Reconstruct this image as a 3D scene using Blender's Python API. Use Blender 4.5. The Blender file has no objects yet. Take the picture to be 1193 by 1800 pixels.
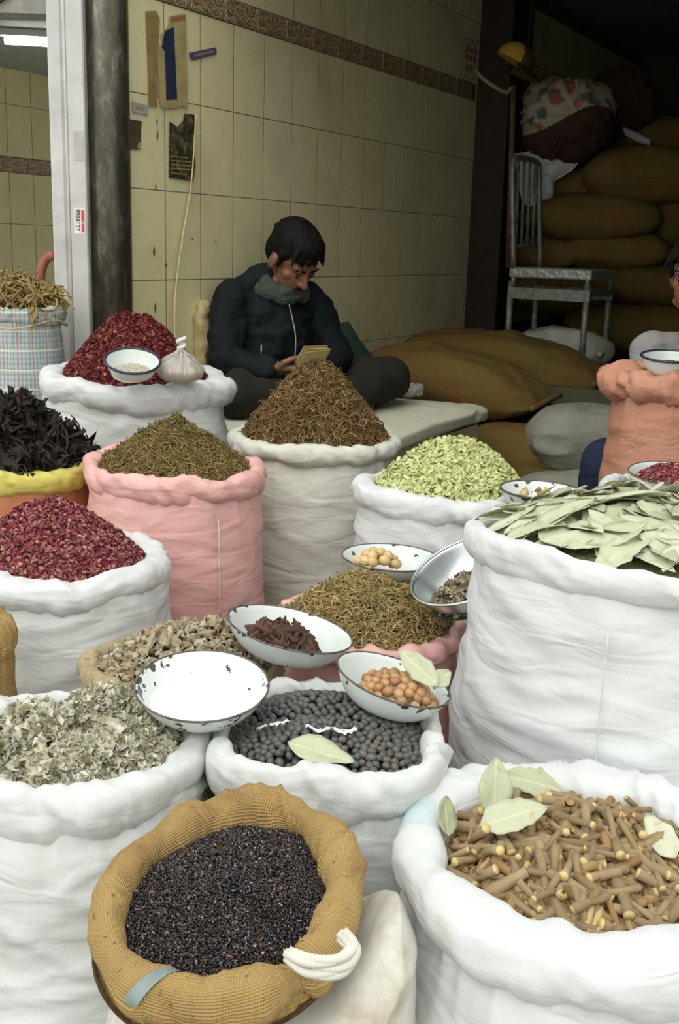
import bpy, math, random
import numpy as np
from mathutils import Vector, Matrix

S = bpy.context.scene
COL = S.collection
rng = np.random.default_rng(11)
random.seed(11)
PI = math.pi

# ------------------------------------------------------------------ camera
FPX, PITCH, ROLL, CAMH = 1922.4, 0.2395159, 0.0295398, 1.5
cam_data = bpy.data.cameras.new('camera')
cam = bpy.data.objects.new('camera', cam_data)
COL.objects.link(cam)
_R = Vector((1, 0, 0)); _U = Vector((0, math.sin(PITCH), math.cos(PITCH))); _F = Vector((0, math.cos(PITCH), -math.sin(PITCH)))
_c, _s = math.cos(ROLL), math.sin(ROLL)
_r = _R * _c + _U * _s; _u = _U * _c - _R * _s
cam.matrix_world = Matrix(((_r.x, _u.x, -_F.x, 0), (_r.y, _u.y, -_F.y, 0), (_r.z, _u.z, -_F.z, CAMH), (0, 0, 0, 1)))
cam_data.sensor_fit = 'VERTICAL'
cam_data.sensor_height = 36.0
cam_data.lens = 36.0 * FPX / 1800.0
cam_data.clip_start = 0.05
S.camera = cam

# ------------------------------------------------------------------ world, sun, exposure
world = bpy.data.worlds.new('overcast_sky'); S.world = world
world.use_nodes = True
_bg = world.node_tree.nodes['Background']
_bg.inputs['Color'].default_value = (0.97, 1.0, 0.965, 1)
_bg.inputs['Strength'].default_value = .8
sun_data = bpy.data.lights.new('sun', 'SUN')
sun_data.energy = .8; sun_data.angle = math.radians(50); sun_data.color = (1.0, 0.98, 0.95)
sun = bpy.data.objects.new('sun', sun_data); COL.objects.link(sun)
sun.rotation_euler = (math.radians(38), 0, math.radians(-25))
S.view_settings.view_transform = 'Standard'
S.view_settings.look = 'None'
S.view_settings.gamma = 1.0
S.view_settings.exposure = 0.84
S.view_settings.use_curve_mapping = False

# ------------------------------------------------------------------ measuring helpers
def ray(px, py):
    a = (px - 596.5) / FPX; b = (py - 900) / FPX
    ix = _c * a + _s * b; v = _s * a - _c * b
    return np.array([ix, math.cos(PITCH) + v * math.sin(PITCH), -math.sin(PITCH) + v * math.cos(PITCH)])
def at(px, py, Y):                       # the point seen at a pixel, Y metres ahead
    d = ray(px, py); p = d / d[1] * Y
    return np.array([p[0], p[1], p[2] + CAMH])
def at_z(px, py, Z):
    d = ray(px, py); p = d / d[2] * (Z - CAMH)
    return np.array([p[0], p[1], Z])
W0 = np.array([-0.6316, 3.913]); WA = 0.51764
WD = np.array([math.sin(WA), math.cos(WA)])      # along the tiled wall, into the shop
WN = np.array([WD[1], -WD[0]])                   # out of the tiled wall, into the room
def wall_pt(px, py, off=0.0):
    d = ray(px, py); o = W0 + WN * off
    t = (o @ WN) / (d[:2] @ WN)
    p = d * t
    return (p[:2] - W0) @ WD, p[2] + CAMH        # s along the wall, height
def W(s, off, z=0.0):
    p = W0 + WD * s + WN * off
    return (float(p[0]), float(p[1]), float(z))

# ------------------------------------------------------------------ noise
_perm = np.random.default_rng(3).random(4096)
def _h(i, j, k):
    n = (i * 73856093) ^ (j * 19349663) ^ (k * 83492791)
    return _perm[np.abs(n) % 4096]
def noise(x, y, z):
    x, y, z = np.broadcast_arrays(np.asarray(x, float), np.asarray(y, float), np.asarray(z, float))
    i, j, k = np.floor(x).astype(np.int64), np.floor(y).astype(np.int64), np.floor(z).astype(np.int64)
    u, v, w = x - i, y - j, z - k
    u = u * u * (3 - 2 * u); v = v * v * (3 - 2 * v); w = w * w * (3 - 2 * w)
    r = 0
    for a in (0, 1):
        for b in (0, 1):
            for c in (0, 1):
                r = r + _h(i + a, j + b, k + c) * (u if a else 1 - u) * (v if b else 1 - v) * (w if c else 1 - w)
    return r * 2 - 1
def fbm(x, y, z, o=3):
    r = 0; a = 1.0
    for q in range(o):
        r = r + a * noise(x * 2 ** q + 17 * q, y * 2 ** q + 5 * q, z * 2 ** q + 9 * q); a *= 0.5
    return r

# ------------------------------------------------------------------ mesh helpers
def make_mesh(name, V, F, mats, smooth=True, midx=None):
    V = np.ascontiguousarray(V, dtype=np.float32)
    me = bpy.data.meshes.new(name)
    if isinstance(F, np.ndarray):
        k = F.shape[1]
        me.vertices.add(len(V)); me.vertices.foreach_set('co', V.ravel())
        me.loops.add(F.size); me.loops.foreach_set('vertex_index', F.astype(np.int32).ravel())
        me.polygons.add(len(F))
        me.polygons.foreach_set('loop_start', np.arange(0, F.size, k, dtype=np.int32))
        me.polygons.foreach_set('loop_total', np.full(len(F), k, dtype=np.int32))
    else:
        me.from_pydata(V.tolist(), [], F)
    for m in (mats if isinstance(mats, (list, tuple)) else [mats]):
        me.materials.append(m)
    if midx is not None:
        me.polygons.foreach_set('material_index', np.asarray(midx, dtype=np.int32))
    me.polygons.foreach_set('use_smooth', np.full(len(me.polygons), smooth, dtype=bool))
    me.update(calc_edges=True)
    me.validate()
    return me
def link(name, me, parent=None, loc=(0, 0, 0), rot=None):
    o = bpy.data.objects.new(name, me); COL.objects.link(o)
    o.location = loc
    if rot is not None: o.rotation_euler = rot
    if parent is not None: o.parent = parent
    return o
def obj(name, V, F, mat, parent=None, loc=(0, 0, 0), rot=None, smooth=True, midx=None):
    return link(name, make_mesh(name, V, F, mat, smooth, midx), parent, loc, rot)
def set_uv(me, nu, nv, wrap_u, wrap_v, ul, vl):
    iu = np.arange(nu if wrap_u else nu - 1); iv = np.arange(nv if wrap_v else nv - 1)
    a, b = np.meshgrid(iu, iv, indexing='ij'); a = a.ravel(); b = b.ravel()
    du, dv = ul / nu, vl / nv
    uv = np.stack([np.stack([a * du, b * dv], 1), np.stack([(a + 1) * du, b * dv], 1), np.stack([(a + 1) * du, (b + 1) * dv], 1), np.stack([a * du, (b + 1) * dv], 1)], 1)
    lay = me.uv_layers.new(name='UVMap')
    lay.data.foreach_set('uv', uv.astype(np.float32).ravel())
def tag(o, label, cat=None, group=None, kind=None):
    if label: o['label'] = label
    if cat: o['category'] = cat
    if group: o['group'] = group
    if kind: o['kind'] = kind
    return o
def empty(name, loc=(0, 0, 0), rot=None):
    o = bpy.data.objects.new(name, None); COL.objects.link(o)
    o.location = loc; o.empty_display_size = 0.05
    if rot is not None: o.rotation_euler = rot
    return o
def grid_faces(nu, nv, wrap_u=False, wrap_v=False):
    iu = np.arange(nu if wrap_u else nu - 1); iv = np.arange(nv if wrap_v else nv - 1)
    a, b = np.meshgrid(iu, iv, indexing='ij'); a = a.ravel(); b = b.ravel()
    a2 = (a + 1) % nu; b2 = (b + 1) % nv
    return np.stack([a * nv + b, a2 * nv + b, a2 * nv + b2, a * nv + b2], 1)
def box_vf(x0, x1, y0, y1, z0, z1, bevel=0.0):
    if bevel <= 0:
        V = [(x, y, z) for x in (x0, x1) for y in (y0, y1) for z in (z0, z1)]
        F = [(0, 1, 3, 2), (4, 6, 7, 5), (0, 4, 5, 1), (2, 3, 7, 6), (0, 2, 6, 4), (1, 5, 7, 3)]
        return np.array(V), [tuple(f) for f in F]
    b = bevel; V = []; idx = {}
    for sx, X in ((-1, x0), (1, x1)):
        for sy, Y in ((-1, y0), (1, y1)):
            for sz, Z in ((-1, z0), (1, z1)):
                for ax in range(3):
                    p = [X - sx * b, Y - sy * b, Z - sz * b]
                    p[ax] = (X, Y, Z)[ax]
                    idx[(sx, sy, sz, ax)] = len(V); V.append(p)
    F = []
    for ax in range(3):
        o = [a for a in range(3) if a != ax]
        for s in (-1, 1):
            q = []
            for s1, s2 in ((-1, -1), (1, -1), (1, 1), (-1, 1)):
                k = [0, 0, 0]; k[ax] = s; k[o[0]] = s1; k[o[1]] = s2
                q.append(idx[(*k, ax)])
            if (s > 0) == (ax == 1): q = q[::-1]
            F.append(tuple(q))
    for ax in range(3):
        o = [a for a in range(3) if a != ax]
        for s1 in (-1, 1):
            for s2 in (-1, 1):
                q = []
                for s, a in ((-1, o[0]), (1, o[0]), (1, o[1]), (-1, o[1])):
                    k = [0, 0, 0]; k[ax] = s; k[o[0]] = s1; k[o[1]] = s2
                    q.append(idx[(*k, a)])
                F.append(tuple(q))
    for sx in (-1, 1):
        for sy in (-1, 1):
            for sz in (-1, 1):
                F.append(tuple(idx[(sx, sy, sz, a)] for a in range(3)))
    return np.array(V), F
def box(name, x0, x1, y0, y1, z0, z1, mat, parent=None, loc=(0, 0, 0), rot=None, bevel=0.0):
    V, F = box_vf(x0, x1, y0, y1, z0, z1, bevel)
    o = obj(name, V, F, mat, parent, loc, rot, smooth=False)
    return fixn(o)
import bmesh
def fixn(o):
    bm = bmesh.new(); bm.from_mesh(o.data)
    bmesh.ops.recalc_face_normals(bm, faces=bm.faces[:]); bm.to_mesh(o.data); bm.free()
    return o
def tube_vf(pts, rad, n=8, closed=False, caps=True):
    P = np.array(pts, float); m = len(P)
    rad = np.broadcast_to(np.asarray(rad, float), (m,))
    T = np.roll(P, -1, 0) - np.roll(P, 1, 0)
    if not closed: T[0] = P[1] - P[0]; T[-1] = P[-1] - P[-2]
    T /= np.linalg.norm(T, axis=1)[:, None] + 1e-12
    up = np.array([0, 0, 1.0]) if abs(T[0][2]) < 0.9 else np.array([1.0, 0, 0])
    N = []
    n0 = np.cross(T[0], up); n0 /= np.linalg.norm(n0)
    for i in range(m):
        n0 = n0 - T[i] * (n0 @ T[i]); n0 /= np.linalg.norm(n0) + 1e-12
        N.append(n0.copy())
    N = np.array(N); B = np.cross(T, N)
    a = np.arange(n) * 2 * PI / n
    V = (P[:, None] + rad[:, None, None] * (np.cos(a)[None, :, None] * N[:, None] + np.sin(a)[None, :, None] * B[:, None])).reshape(-1, 3)
    F = [tuple(int(q) for q in f) for f in grid_faces(m, n, closed, True)]
    if caps and not closed:
        F.append(tuple(range(n))[::-1]); F.append(tuple(range((m - 1) * n, m * n)))
    return V, F
def join_vf(parts):
    Vs = []; Fs = []; o = 0
    for V, F in parts:
        Vs.append(np.asarray(V, float)); Fs += [tuple(int(q) + o for q in f) for f in F]; o += len(V)
    return np.concatenate(Vs), Fs
def tube(name, pts, rad, mat, parent=None, loc=(0, 0, 0), n=8, closed=False):
    V, F = tube_vf(pts, rad, n, closed)
    return fixn(obj(name, V, F, mat, parent, loc))
def curve_pts(pts, n=24):
    P = np.array(pts, float); m = len(P); out = []
    Q = np.concatenate([[2 * P[0] - P[1]], P, [2 * P[-1] - P[-2]]])
    for t in np.linspace(0, m - 1 - 1e-9, n):
        i = int(t); u = t - i; a, b, c, d = Q[i:i + 4]
        out.append(.5 * ((2 * b) + (c - a) * u + (2 * a - 5 * b + 4 * c - d) * u * u + (3 * b - a - 3 * c + d) * u ** 3))
    return np.array(out)

# ------------------------------------------------------------------ materials
MATS = {}
def new_mat(name):
    m = bpy.data.materials.new(name); m.use_nodes = True
    nt = m.node_tree; b = nt.nodes['Principled BSDF']
    MATS[name] = m
    return m, nt, b
def rgb(h):
    if isinstance(h, (tuple, list)): return (*h[:3], 1)
    h = h.lstrip('#'); c = [int(h[i:i + 2], 16) / 255 for i in (0, 2, 4)]
    return (*[x / 12.92 if x <= .04045 else ((x + .055) / 1.055) ** 2.4 for x in c], 1)
def nd(nt, t, **kw):
    n = nt.nodes.new(t)
    for k, v in kw.items():
        if k.startswith('i_'): n.inputs[k[2:].replace('_', ' ')].default_value = v
        else: setattr(n, k, v)
    return n
def ramp(nt, stops, interp='LINEAR'):
    r = nt.nodes.new('ShaderNodeValToRGB'); r.color_ramp.interpolation = interp
    e = r.color_ramp.elements
    while len(e) < len(stops): e.new(0.5)
    for q, (p, c) in zip(e, stops):
        q.position = p; q.color = rgb(c) if not isinstance(c, float) else (c, c, c, 1)
    return r
def coords(nt, scale=(1, 1, 1), kind='Object'):
    tc = nd(nt, 'ShaderNodeTexCoord'); mp = nd(nt, 'ShaderNodeMapping')
    mp.inputs['Scale'].default_value = scale
    nt.links.new(tc.outputs[kind], mp.inputs['Vector'])
    return mp.outputs['Vector']
def mixc(nt, fac, a, b, mode='MIX'):
    n = nd(nt, 'ShaderNodeMix', data_type='RGBA', blend_type=mode)
    L = nt.links
    if hasattr(fac, 'node'): L.new(fac, n.inputs[0])
    else: n.inputs[0].default_value = fac
    for s, v in ((n.inputs[6], a), (n.inputs[7], b)):
        if hasattr(v, 'node'): L.new(v, s)
        else: s.default_value = rgb(v)
    return n.outputs[2]
def plain(name, col, rough=.6, metal=0.0, var=.15, scale=20, bump=.0, bscale=60):
    m, nt, b = new_mat(name); L = nt.links
    v = coords(nt)
    n = nd(nt, 'ShaderNodeTexNoise', i_Scale=scale, i_Detail=4.0); L.new(v, n.inputs['Vector'])
    c = rgb(col)
    d = tuple(x * (1 - var) for x in c[:3]); u = tuple(min(1, x * (1 + var)) for x in c[:3])
    r = ramp(nt, [(.3, d), (.7, u)]); L.new(n.outputs['Fac'], r.inputs[0])
    L.new(r.outputs[0], b.inputs['Base Color'])
    b.inputs['Roughness'].default_value = rough; b.inputs['Metallic'].default_value = metal
    if bump:
        n2 = nd(nt, 'ShaderNodeTexNoise', i_Scale=bscale, i_Detail=5.0); L.new(v, n2.inputs['Vector'])
        bp = nd(nt, 'ShaderNodeBump', i_Strength=bump, i_Distance=.01); L.new(n2.outputs['Fac'], bp.inputs['Height'])
        L.new(bp.outputs[0], b.inputs['Normal'])
    return m
def cloth(name, col, dirt=None, dirt_amt=.0, weave=500, wstr=.10, wrink=.42, rough=.75, sheen=0.0, wz=3.2, fine=7, coarse_weave=False):
    """woven sack cloth: base colour, faint dirt patches, weave relief, lying creases"""
    m, nt, b = new_mat(name); L = nt.links
    v = coords(nt)
    n = nd(nt, 'ShaderNodeTexNoise', i_Scale=5.0, i_Detail=6.0, i_Roughness=.6); L.new(v, n.inputs['Vector'])
    base = rgb(col)
    r = ramp(nt, [(.3, tuple(x * .93 for x in base[:3])), (.65, base)]); L.new(n.outputs['Fac'], r.inputs[0])
    colour = r.outputs[0]
    uv = nd(nt, 'ShaderNodeTexCoord').outputs['UV']
    w1 = nd(nt, 'ShaderNodeTexWave', wave_type='BANDS', bands_direction='X', i_Scale=weave * 6.28 / 20, i_Distortion=1.2, i_Detail=1.0, i_Detail_Scale=.3)
    w2 = nd(nt, 'ShaderNodeTexWave', wave_type='BANDS', bands_direction='Y', i_Scale=weave * 6.28 / 20, i_Distortion=1.2, i_Detail=1.0, i_Detail_Scale=.3)
    L.new(uv, w1.inputs['Vector']); L.new(uv, w2.inputs['Vector'])
    add = nd(nt, 'ShaderNodeMath', operation='ADD'); L.new(w1.outputs['Fac'], add.inputs[0]); L.new(w2.outputs['Fac'], add.inputs[1])
    if coarse_weave:
        wr_ = ramp(nt, [(.2, .68), (1.0, 1.0)]); half = nd(nt, 'ShaderNodeMath', operation='MULTIPLY'); half.inputs[1].default_value = .5
        L.new(add.outputs[0], half.inputs[0]); L.new(half.outputs[0], wr_.inputs[0])
        colour = mixc(nt, .7, colour, wr_.outputs[0], 'MULTIPLY')
        sk = nd(nt, 'ShaderNodeTexNoise', i_Scale=110.0, i_Detail=2.0); L.new(v, sk.inputs['Vector'])
        skr = ramp(nt, [(.66, 0.0), (.72, .8)]); L.new(sk.outputs['Fac'], skr.inputs[0])
        colour = mixc(nt, skr.outputs[0], colour, tuple(x * .35 for x in base[:3]))
    if dirt:
        n3 = nd(nt, 'ShaderNodeTexNoise', i_Scale=7.0, i_Detail=8.0, i_Roughness=.65)
        mp = nd(nt, 'ShaderNodeMapping'); mp.inputs['Location'].default_value = (3, 7, 1); L.new(v, mp.inputs['Vector']); L.new(mp.outputs[0], n3.inputs['Vector'])
        dr = ramp(nt, [(.5, 0.0), (.72, dirt_amt)]); L.new(n3.outputs['Fac'], dr.inputs[0])
        colour = mixc(nt, dr.outputs[0], colour, dirt)
    L.new(colour, b.inputs['Base Color'])
    b.inputs['Roughness'].default_value = rough
    b.inputs['Specular IOR Level'].default_value = .25
    if sheen: b.inputs['Sheen Weight'].default_value = sheen
    mp2 = nd(nt, 'ShaderNodeMapping'); mp2.inputs['Scale'].default_value = (1, 1, wz); L.new(v, mp2.inputs['Vector'])
    n2 = nd(nt, 'ShaderNodeTexNoise', i_Scale=float(fine), i_Detail=2.0, i_Roughness=.42, i_Distortion=.9); L.new(mp2.outputs[0], n2.inputs['Vector'])
    bp = nd(nt, 'ShaderNodeBump', i_Strength=wrink, i_Distance=.02); L.new(n2.outputs['Fac'], bp.inputs['Height'])
    bp2 = nd(nt, 'ShaderNodeBump', i_Strength=wstr, i_Distance=.002); L.new(add.outputs[0], bp2.inputs['Height'])
    L.new(bp.outputs[0], bp2.inputs['Normal']); L.new(bp2.outputs[0], b.inputs['Normal'])
    return m
def islands(name, cols, rough=.7, interp='LINEAR', spec=.3, objrand=False, nscale=90, nmix=.25, bump=.3):
    """each loose piece takes its own tone"""
    m, nt, b = new_mat(name); L = nt.links
    if objrand:
        g = nd(nt, 'ShaderNodeObjectInfo'); out = g.outputs['Random']
    else:
        g = nd(nt, 'ShaderNodeNewGeometry'); out = g.outputs['Random Per Island']
    k = len(cols)
    r = ramp(nt, [((i + (0 if interp == 'CONSTANT' else .0)) / (k if interp == 'CONSTANT' else max(1, k - 1)), c) for i, c in enumerate(cols)], interp)
    L.new(out, r.inputs[0])
    v = coords(nt)
    n = nd(nt, 'ShaderNodeTexNoise', i_Scale=float(nscale), i_Detail=3.0); L.new(v, n.inputs['Vector'])
    rr = ramp(nt, [(.3, .35), (.7, 1.0)]); L.new(n.outputs['Fac'], rr.inputs[0])
    c = mixc(nt, nmix, r.outputs[0], rr.outputs[0], 'MULTIPLY')
    L.new(c, b.inputs['Base Color'])
    b.inputs['Roughness'].default_value = rough; b.inputs['Specular IOR Level'].default_value = spec
    if bump:
        bp = nd(nt, 'ShaderNodeBump', i_Strength=bump, i_Distance=.003); L.new(n.outputs['Fac'], bp.inputs['Height']); L.new(bp.outputs[0], b.inputs['Normal'])
    return m

white_cloth = cloth('white_sack_cloth', (.61, .625, .615), (.47, .45, .37), .35)
white_cloth_bright = cloth('bleached_sack_cloth', (.63, .64, .64), (.53, .53, .48), .3)
cream_cloth = cloth('cream_sack_cloth', (.60, .60, .52), (.46, .44, .34), .35)
grimy_cloth = cloth('grimy_sack_cloth', (.60, .58, .51), (.28, .21, .13), .85, wrink=.25)
pink_cloth = cloth('pink_sack_plastic', (.70, .39, .355), (.75, .53, .49), .5, wstr=.06, rough=.45)
orange_cloth = cloth('orange_sack_plastic', (.50, .235, .15), (.58, .34, .25), .4, weave=330, wstr=.3, rough=.55)
rust_cloth = cloth('rust_sack_plastic', (.42, .16, .07), (.5, .25, .12), .4, weave=330, wstr=.3, rough=.6)
yellow_cloth = cloth('yellow_sack_plastic', (.58, .52, .12), (.68, .62, .22), .4, wstr=.1, rough=.5)
burlap = cloth('burlap', (.56, .37, .14), (.16, .07, .04), .5, weave=330, wstr=.8, wrink=.2, rough=.95, wz=1.5, coarse_weave=True)
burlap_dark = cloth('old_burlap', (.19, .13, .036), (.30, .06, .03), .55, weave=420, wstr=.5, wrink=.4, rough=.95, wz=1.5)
burlap_pale = cloth('pale_burlap', (.64, .52, .31), (.4, .28, .15), .4, weave=300, wstr=.8, wrink=.2, rough=.9, wz=1.5, coarse_weave=True)
darkened_cloth = cloth('darkened_sack_cloth', (.34, .34, .27), (.22, .21, .15), .6, wrink=.4)  # darker copy of the white cloth, dimness put into the colour
mat_cloth = cloth('bench_mat_cloth', (.56, .55, .43), (.40, .39, .28), .5, wrink=.2)

def plaid_material():
    m, nt, b = new_mat('plaid_sack_cloth'); L = nt.links
    tc = nd(nt, 'ShaderNodeTexCoord'); sp = nd(nt, 'ShaderNodeSeparateXYZ'); L.new(tc.outputs['Object'], sp.inputs[0])
    at_ = nd(nt, 'ShaderNodeMath', operation='ARCTAN2'); L.new(sp.outputs[0], at_.inputs[0]); L.new(sp.outputs[1], at_.inputs[1])
    ts = nd(nt, 'ShaderNodeMath', operation='MULTIPLY'); ts.inputs[1].default_value = .14; L.new(at_.outputs[0], ts.inputs[0])
    def stripes(src, per, duty):
        a = nd(nt, 'ShaderNodeMath', operation='MULTIPLY'); a.inputs[1].default_value = 1 / per; L.new(src, a.inputs[0])
        f = nd(nt, 'ShaderNodeMath', operation='FRACT'); L.new(a.outputs[0], f.inputs[0])
        g = nd(nt, 'ShaderNodeMath', operation='LESS_THAN'); g.inputs[1].default_value = duty; L.new(f.outputs[0], g.inputs[0])
        return g.outputs[0]
    c = mixc(nt, stripes(sp.outputs[2], .016, .45), (.40, .43, .41), (.22, .27, .28))
    c2 = mixc(nt, stripes(ts.outputs[0], .013, .4), (.46, .50, .47), (.17, .25, .30))
    c = mixc(nt, .5, c, c2)
    c = mixc(nt, stripes(ts.outputs[0], .052, .09), c, (.38, .22, .20))
    c = mixc(nt, stripes(sp.outputs[2], .058, .08), c, (.62, .62, .50))
    L.new(c, b.inputs['Base Color']); b.inputs['Roughness'].default_value = .7
    return m
plaid = plaid_material()

def tile_material(name, c0, c1, vein):
    m, nt, b = new_mat(name); L = nt.links
    g = nd(nt, 'ShaderNodeNewGeometry')
    mp = nd(nt, 'ShaderNodeMapping'); mp.inputs['Rotation'].default_value = (0, 0, -WA); mp.inputs['Scale'].default_value = (1, 1, .45)
    L.new(g.outputs['Position'], mp.inputs['Vector'])
    oi = nd(nt, 'ShaderNodeObjectInfo')
    wv = nd(nt, 'ShaderNodeTexNoise', i_Scale=9.0, i_Detail=5.0, i_Distortion=1.4); L.new(mp.outputs[0], wv.inputs['Vector'])
    r = ramp(nt, [(.485, 0.0), (.5, 1.0), (.515, 0.0)]); L.new(wv.outputs['Fac'], r.inputs[0])
    base = mixc(nt, oi.outputs['Random'], c0, c1)
    sc = nd(nt, 'ShaderNodeMath', operation='MULTIPLY'); sc.inputs[1].default_value = .35; L.new(r.outputs[0], sc.inputs[0])
    c = mixc(nt, sc.outputs[0], base, vein)
    n = nd(nt, 'ShaderNodeTexNoise', i_Scale=3.0, i_Detail=5.0); L.new(g.outputs['Position'], n.inputs['Vector'])
    r2 = ramp(nt, [(.52, 0.0), (.75, .5)]); L.new(n.outputs['Fac'], r2.inputs[0])
    c = mixc(nt, r2.outputs[0], c, vein)
    L.new(c, b.inputs['Base Color']); b.inputs['Roughness'].default_value = .35
    return m
tile_mat = tile_material('cream_glazed_tile', (.68, .61, .35), (.73, .66, .39), (.48, .41, .21))
tile_mat_green = tile_material('olive_glazed_tile', (.66, .61, .33), (.70, .65, .36), (.46, .41, .2))
grout = plain('dark_grout', (.10, .08, .045), .9)
def border_material():
    m, nt, b = new_mat('relief_border_tile'); L = nt.links
    v = coords(nt, (28, 28, 28))
    vo = nd(nt, 'ShaderNodeTexVoronoi', i_Scale=1.0, feature='SMOOTH_F1'); L.new(v, vo.inputs['Vector'])
    wv = nd(nt, 'ShaderNodeTexNoise', i_Scale=2.0, i_Detail=4.0, i_Distortion=2.5); L.new(v, wv.inputs['Vector'])
    r = ramp(nt, [(.38, (.09, .05, .025)), (.5, (.30, .20, .10)), (.62, (.50, .42, .25))]); L.new(wv.outputs['Fac'], r.inputs[0])
    L.new(r.outputs[0], b.inputs['Base Color']); b.inputs['Roughness'].default_value = .5
    bp = nd(nt, 'ShaderNodeBump', i_Strength=.6, i_Distance=.006); L.new(wv.outputs['Fac'], bp.inputs['Height']); L.new(bp.outputs[0], b.inputs['Normal'])
    return m
border_mat = border_material()
paint_white = plain('chipped_white_paint', (.50, .485, .465), .5, var=.12, scale=9, bump=.25, bscale=25)
dark_brown = plain('dark_brown_paint', (.024, .011, .004), .6, var=.3)
concrete = plain('concrete', (.30, .29, .26), .9, bump=.3)
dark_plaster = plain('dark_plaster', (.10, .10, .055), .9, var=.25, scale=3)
ceiling_mat = plain('grey_green_ceiling', (.30, .33, .28), .8)
def steel_column_material():
    m, nt, b = new_mat('worn_dark_steel'); L = nt.links
    v = coords(nt, (1, 1, .35))
    n = nd(nt, 'ShaderNodeTexNoise', i_Scale=30.0, i_Detail=8.0, i_Roughness=.75); L.new(v, n.inputs['Vector'])
    r = ramp(nt, [(.42, (.055, .052, .036)), (.56, (.10, .088, .062)), (.74, (.28, .235, .19))]); L.new(n.outputs['Fac'], r.inputs[0])
    L.new(r.outputs[0], b.inputs['Base Color'])
    b.inputs['Metallic'].default_value = .6; b.inputs['Roughness'].default_value = .3
    bp = nd(nt, 'ShaderNodeBump', i_Strength=.25, i_Distance=.004); L.new(n.outputs['Fac'], bp.inputs['Height']); L.new(bp.outputs[0], b.inputs['Normal'])
    return m
steel_dark = steel_column_material()
steel = plain('bright_steel', (.62, .66, .66), .28, metal=1.0, var=.08)
chair_metal = plain('worn_chair_metal', (.24, .26, .22), .5, metal=.4, var=.35, scale=35)
rust = plain('rusty_pipe', (.16, .08, .04), .7, var=.4)
navy = plain('navy_enamel', (.015, .02, .04), .35)


# ================================================================== the setting
def structure(o, label=None):
    o['kind'] = 'structure'
    if label: o['label'] = label
    return o
# street and shop floor
structure(box('floor', -9, 9, -7, 13, -.2, 0, concrete), 'grey concrete floor under the sacks')
ROTW = (0, 0, PI / 2 - WA)                       # local x runs along the tiled wall
Z_ROWS = [0.163, .463, .763, 1.063, 1.363, 1.663, 1.963, 2.263]
def tiled_wall(name, label, org, s0, s1, z0, z1, rows, tile_w, mat, s_first, skip=None, thick=.16, border=None, border_mat_=None):
    wall = box(name, s0, s1, .0, thick, z0, z1, grout, None, (org[0], org[1], 0), ROTW)
    structure(wall, label)
    g = .0022
    full = {}
    for za, zb in rows:
        if zb > z1 or za < z0: continue
        n0 = int(math.floor((s0 - s_first) / tile_w)); n1 = int(math.ceil((s1 - s_first) / tile_w))
        for n in range(n0, n1):
            a = max(s0, s_first + n * tile_w); b = min(s1, s_first + (n + 1) * tile_w)
            if b - a < .01 or (skip and skip(a, b, za, zb)): continue
            key = (round(b - a, 3), round(zb - za, 3))
            if key not in full:
                V, F = box_vf(g, b - a - g, -.0006, .004, g * .7, zb - za - g * .7, .0003)
                me = make_mesh('tile', V, F, mat, False)
                bm = bmesh.new(); bm.from_mesh(me); bmesh.ops.recalc_face_normals(bm, faces=bm.faces[:]); bm.to_mesh(me); bm.free()
                full[key] = me
            t = link('tile', full[key], wall, (a, random.uniform(-.0002, .0002), za))
    if border:
        za, zb, bw = border
        V, F = box_vf(g, bw - g, -.007, .006, .001, zb - za - .001, .003)
        me = make_mesh('border_tile', V, F, border_mat_ or border_mat, False)
        bm = bmesh.new(); bm.from_mesh(me); bmesh.ops.recalc_face_normals(bm, faces=bm.faces[:]); bm.to_mesh(me); bm.free()
        s = s0
        while s + bw <= s1 + .001:
            link('border_tile', me, wall, (s, 0, za)); s += bw
    return wall
rows_main = [(Z_ROWS[i], Z_ROWS[i + 1]) for i in range(2, 7)] + [(2.345, 2.645), (2.645, 2.945)]
tiled_wall('wall_left', 'cream tiled shop wall with a brown relief border', W0, -.26, 2.6, 0, 2.95, rows_main, .2, tile_mat, 0.0, border=(2.264, 2.344, .2))
tiled_wall('wall_left_inner', 'dim tiled wall beyond the dark brown post', W(2.6, 0)[:2], .0, 3.3, 0, 2.95,
           [(1.063, 1.363), (1.363, 1.663), (1.663, 1.963), (1.963, 2.263), (2.263, 2.563), (2.563, 2.863)], .2, tile_mat, 0.0)
# dark brown post at the end of the tiled wall
post = empty('door_post', W(2.62, 0))
post.rotation_euler = ROTW
structure(post, 'dark brown steel door post on the tiled wall')
box('post_web', 0, .28, -.17, 0, 0, 2.95, dark_brown, post)
box('post_flange', -.005, .03, -.185, -.15, 0, 2.95, dark_brown, post)
box('post_flange', .25, .285, -.185, -.15, 0, 2.95, dark_brown, post)
# back wall and right-hand wall of the shop, ceiling, raised floor
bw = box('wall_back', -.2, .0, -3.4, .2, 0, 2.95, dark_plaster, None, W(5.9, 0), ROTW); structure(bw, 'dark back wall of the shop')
for i, z in enumerate((2.08, 2.2)):
    box('shelf_edge', -.24, -.2, -2.3, -.0, z, z + .03, dark_brown, bw)
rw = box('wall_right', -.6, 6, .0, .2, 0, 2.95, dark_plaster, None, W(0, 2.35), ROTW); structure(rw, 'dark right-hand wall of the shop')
ce = box('ceiling', .25, 6, -3.5, .3, 2.95, 3.15, ceiling_mat, None, (W0[0], W0[1], 0), ROTW); structure(ce, 'shop ceiling')
ln_ = box('trim_light_blocker', .1, .25, -2.35, -.01, 2.68, 2.95, dark_plaster, None, (W0[0], W0[1], 0), ROTW); structure(ln_, 'added unseen box above the shop opening, blocking high sky light')  # added out of view to shade the upper wall and the back
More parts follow.
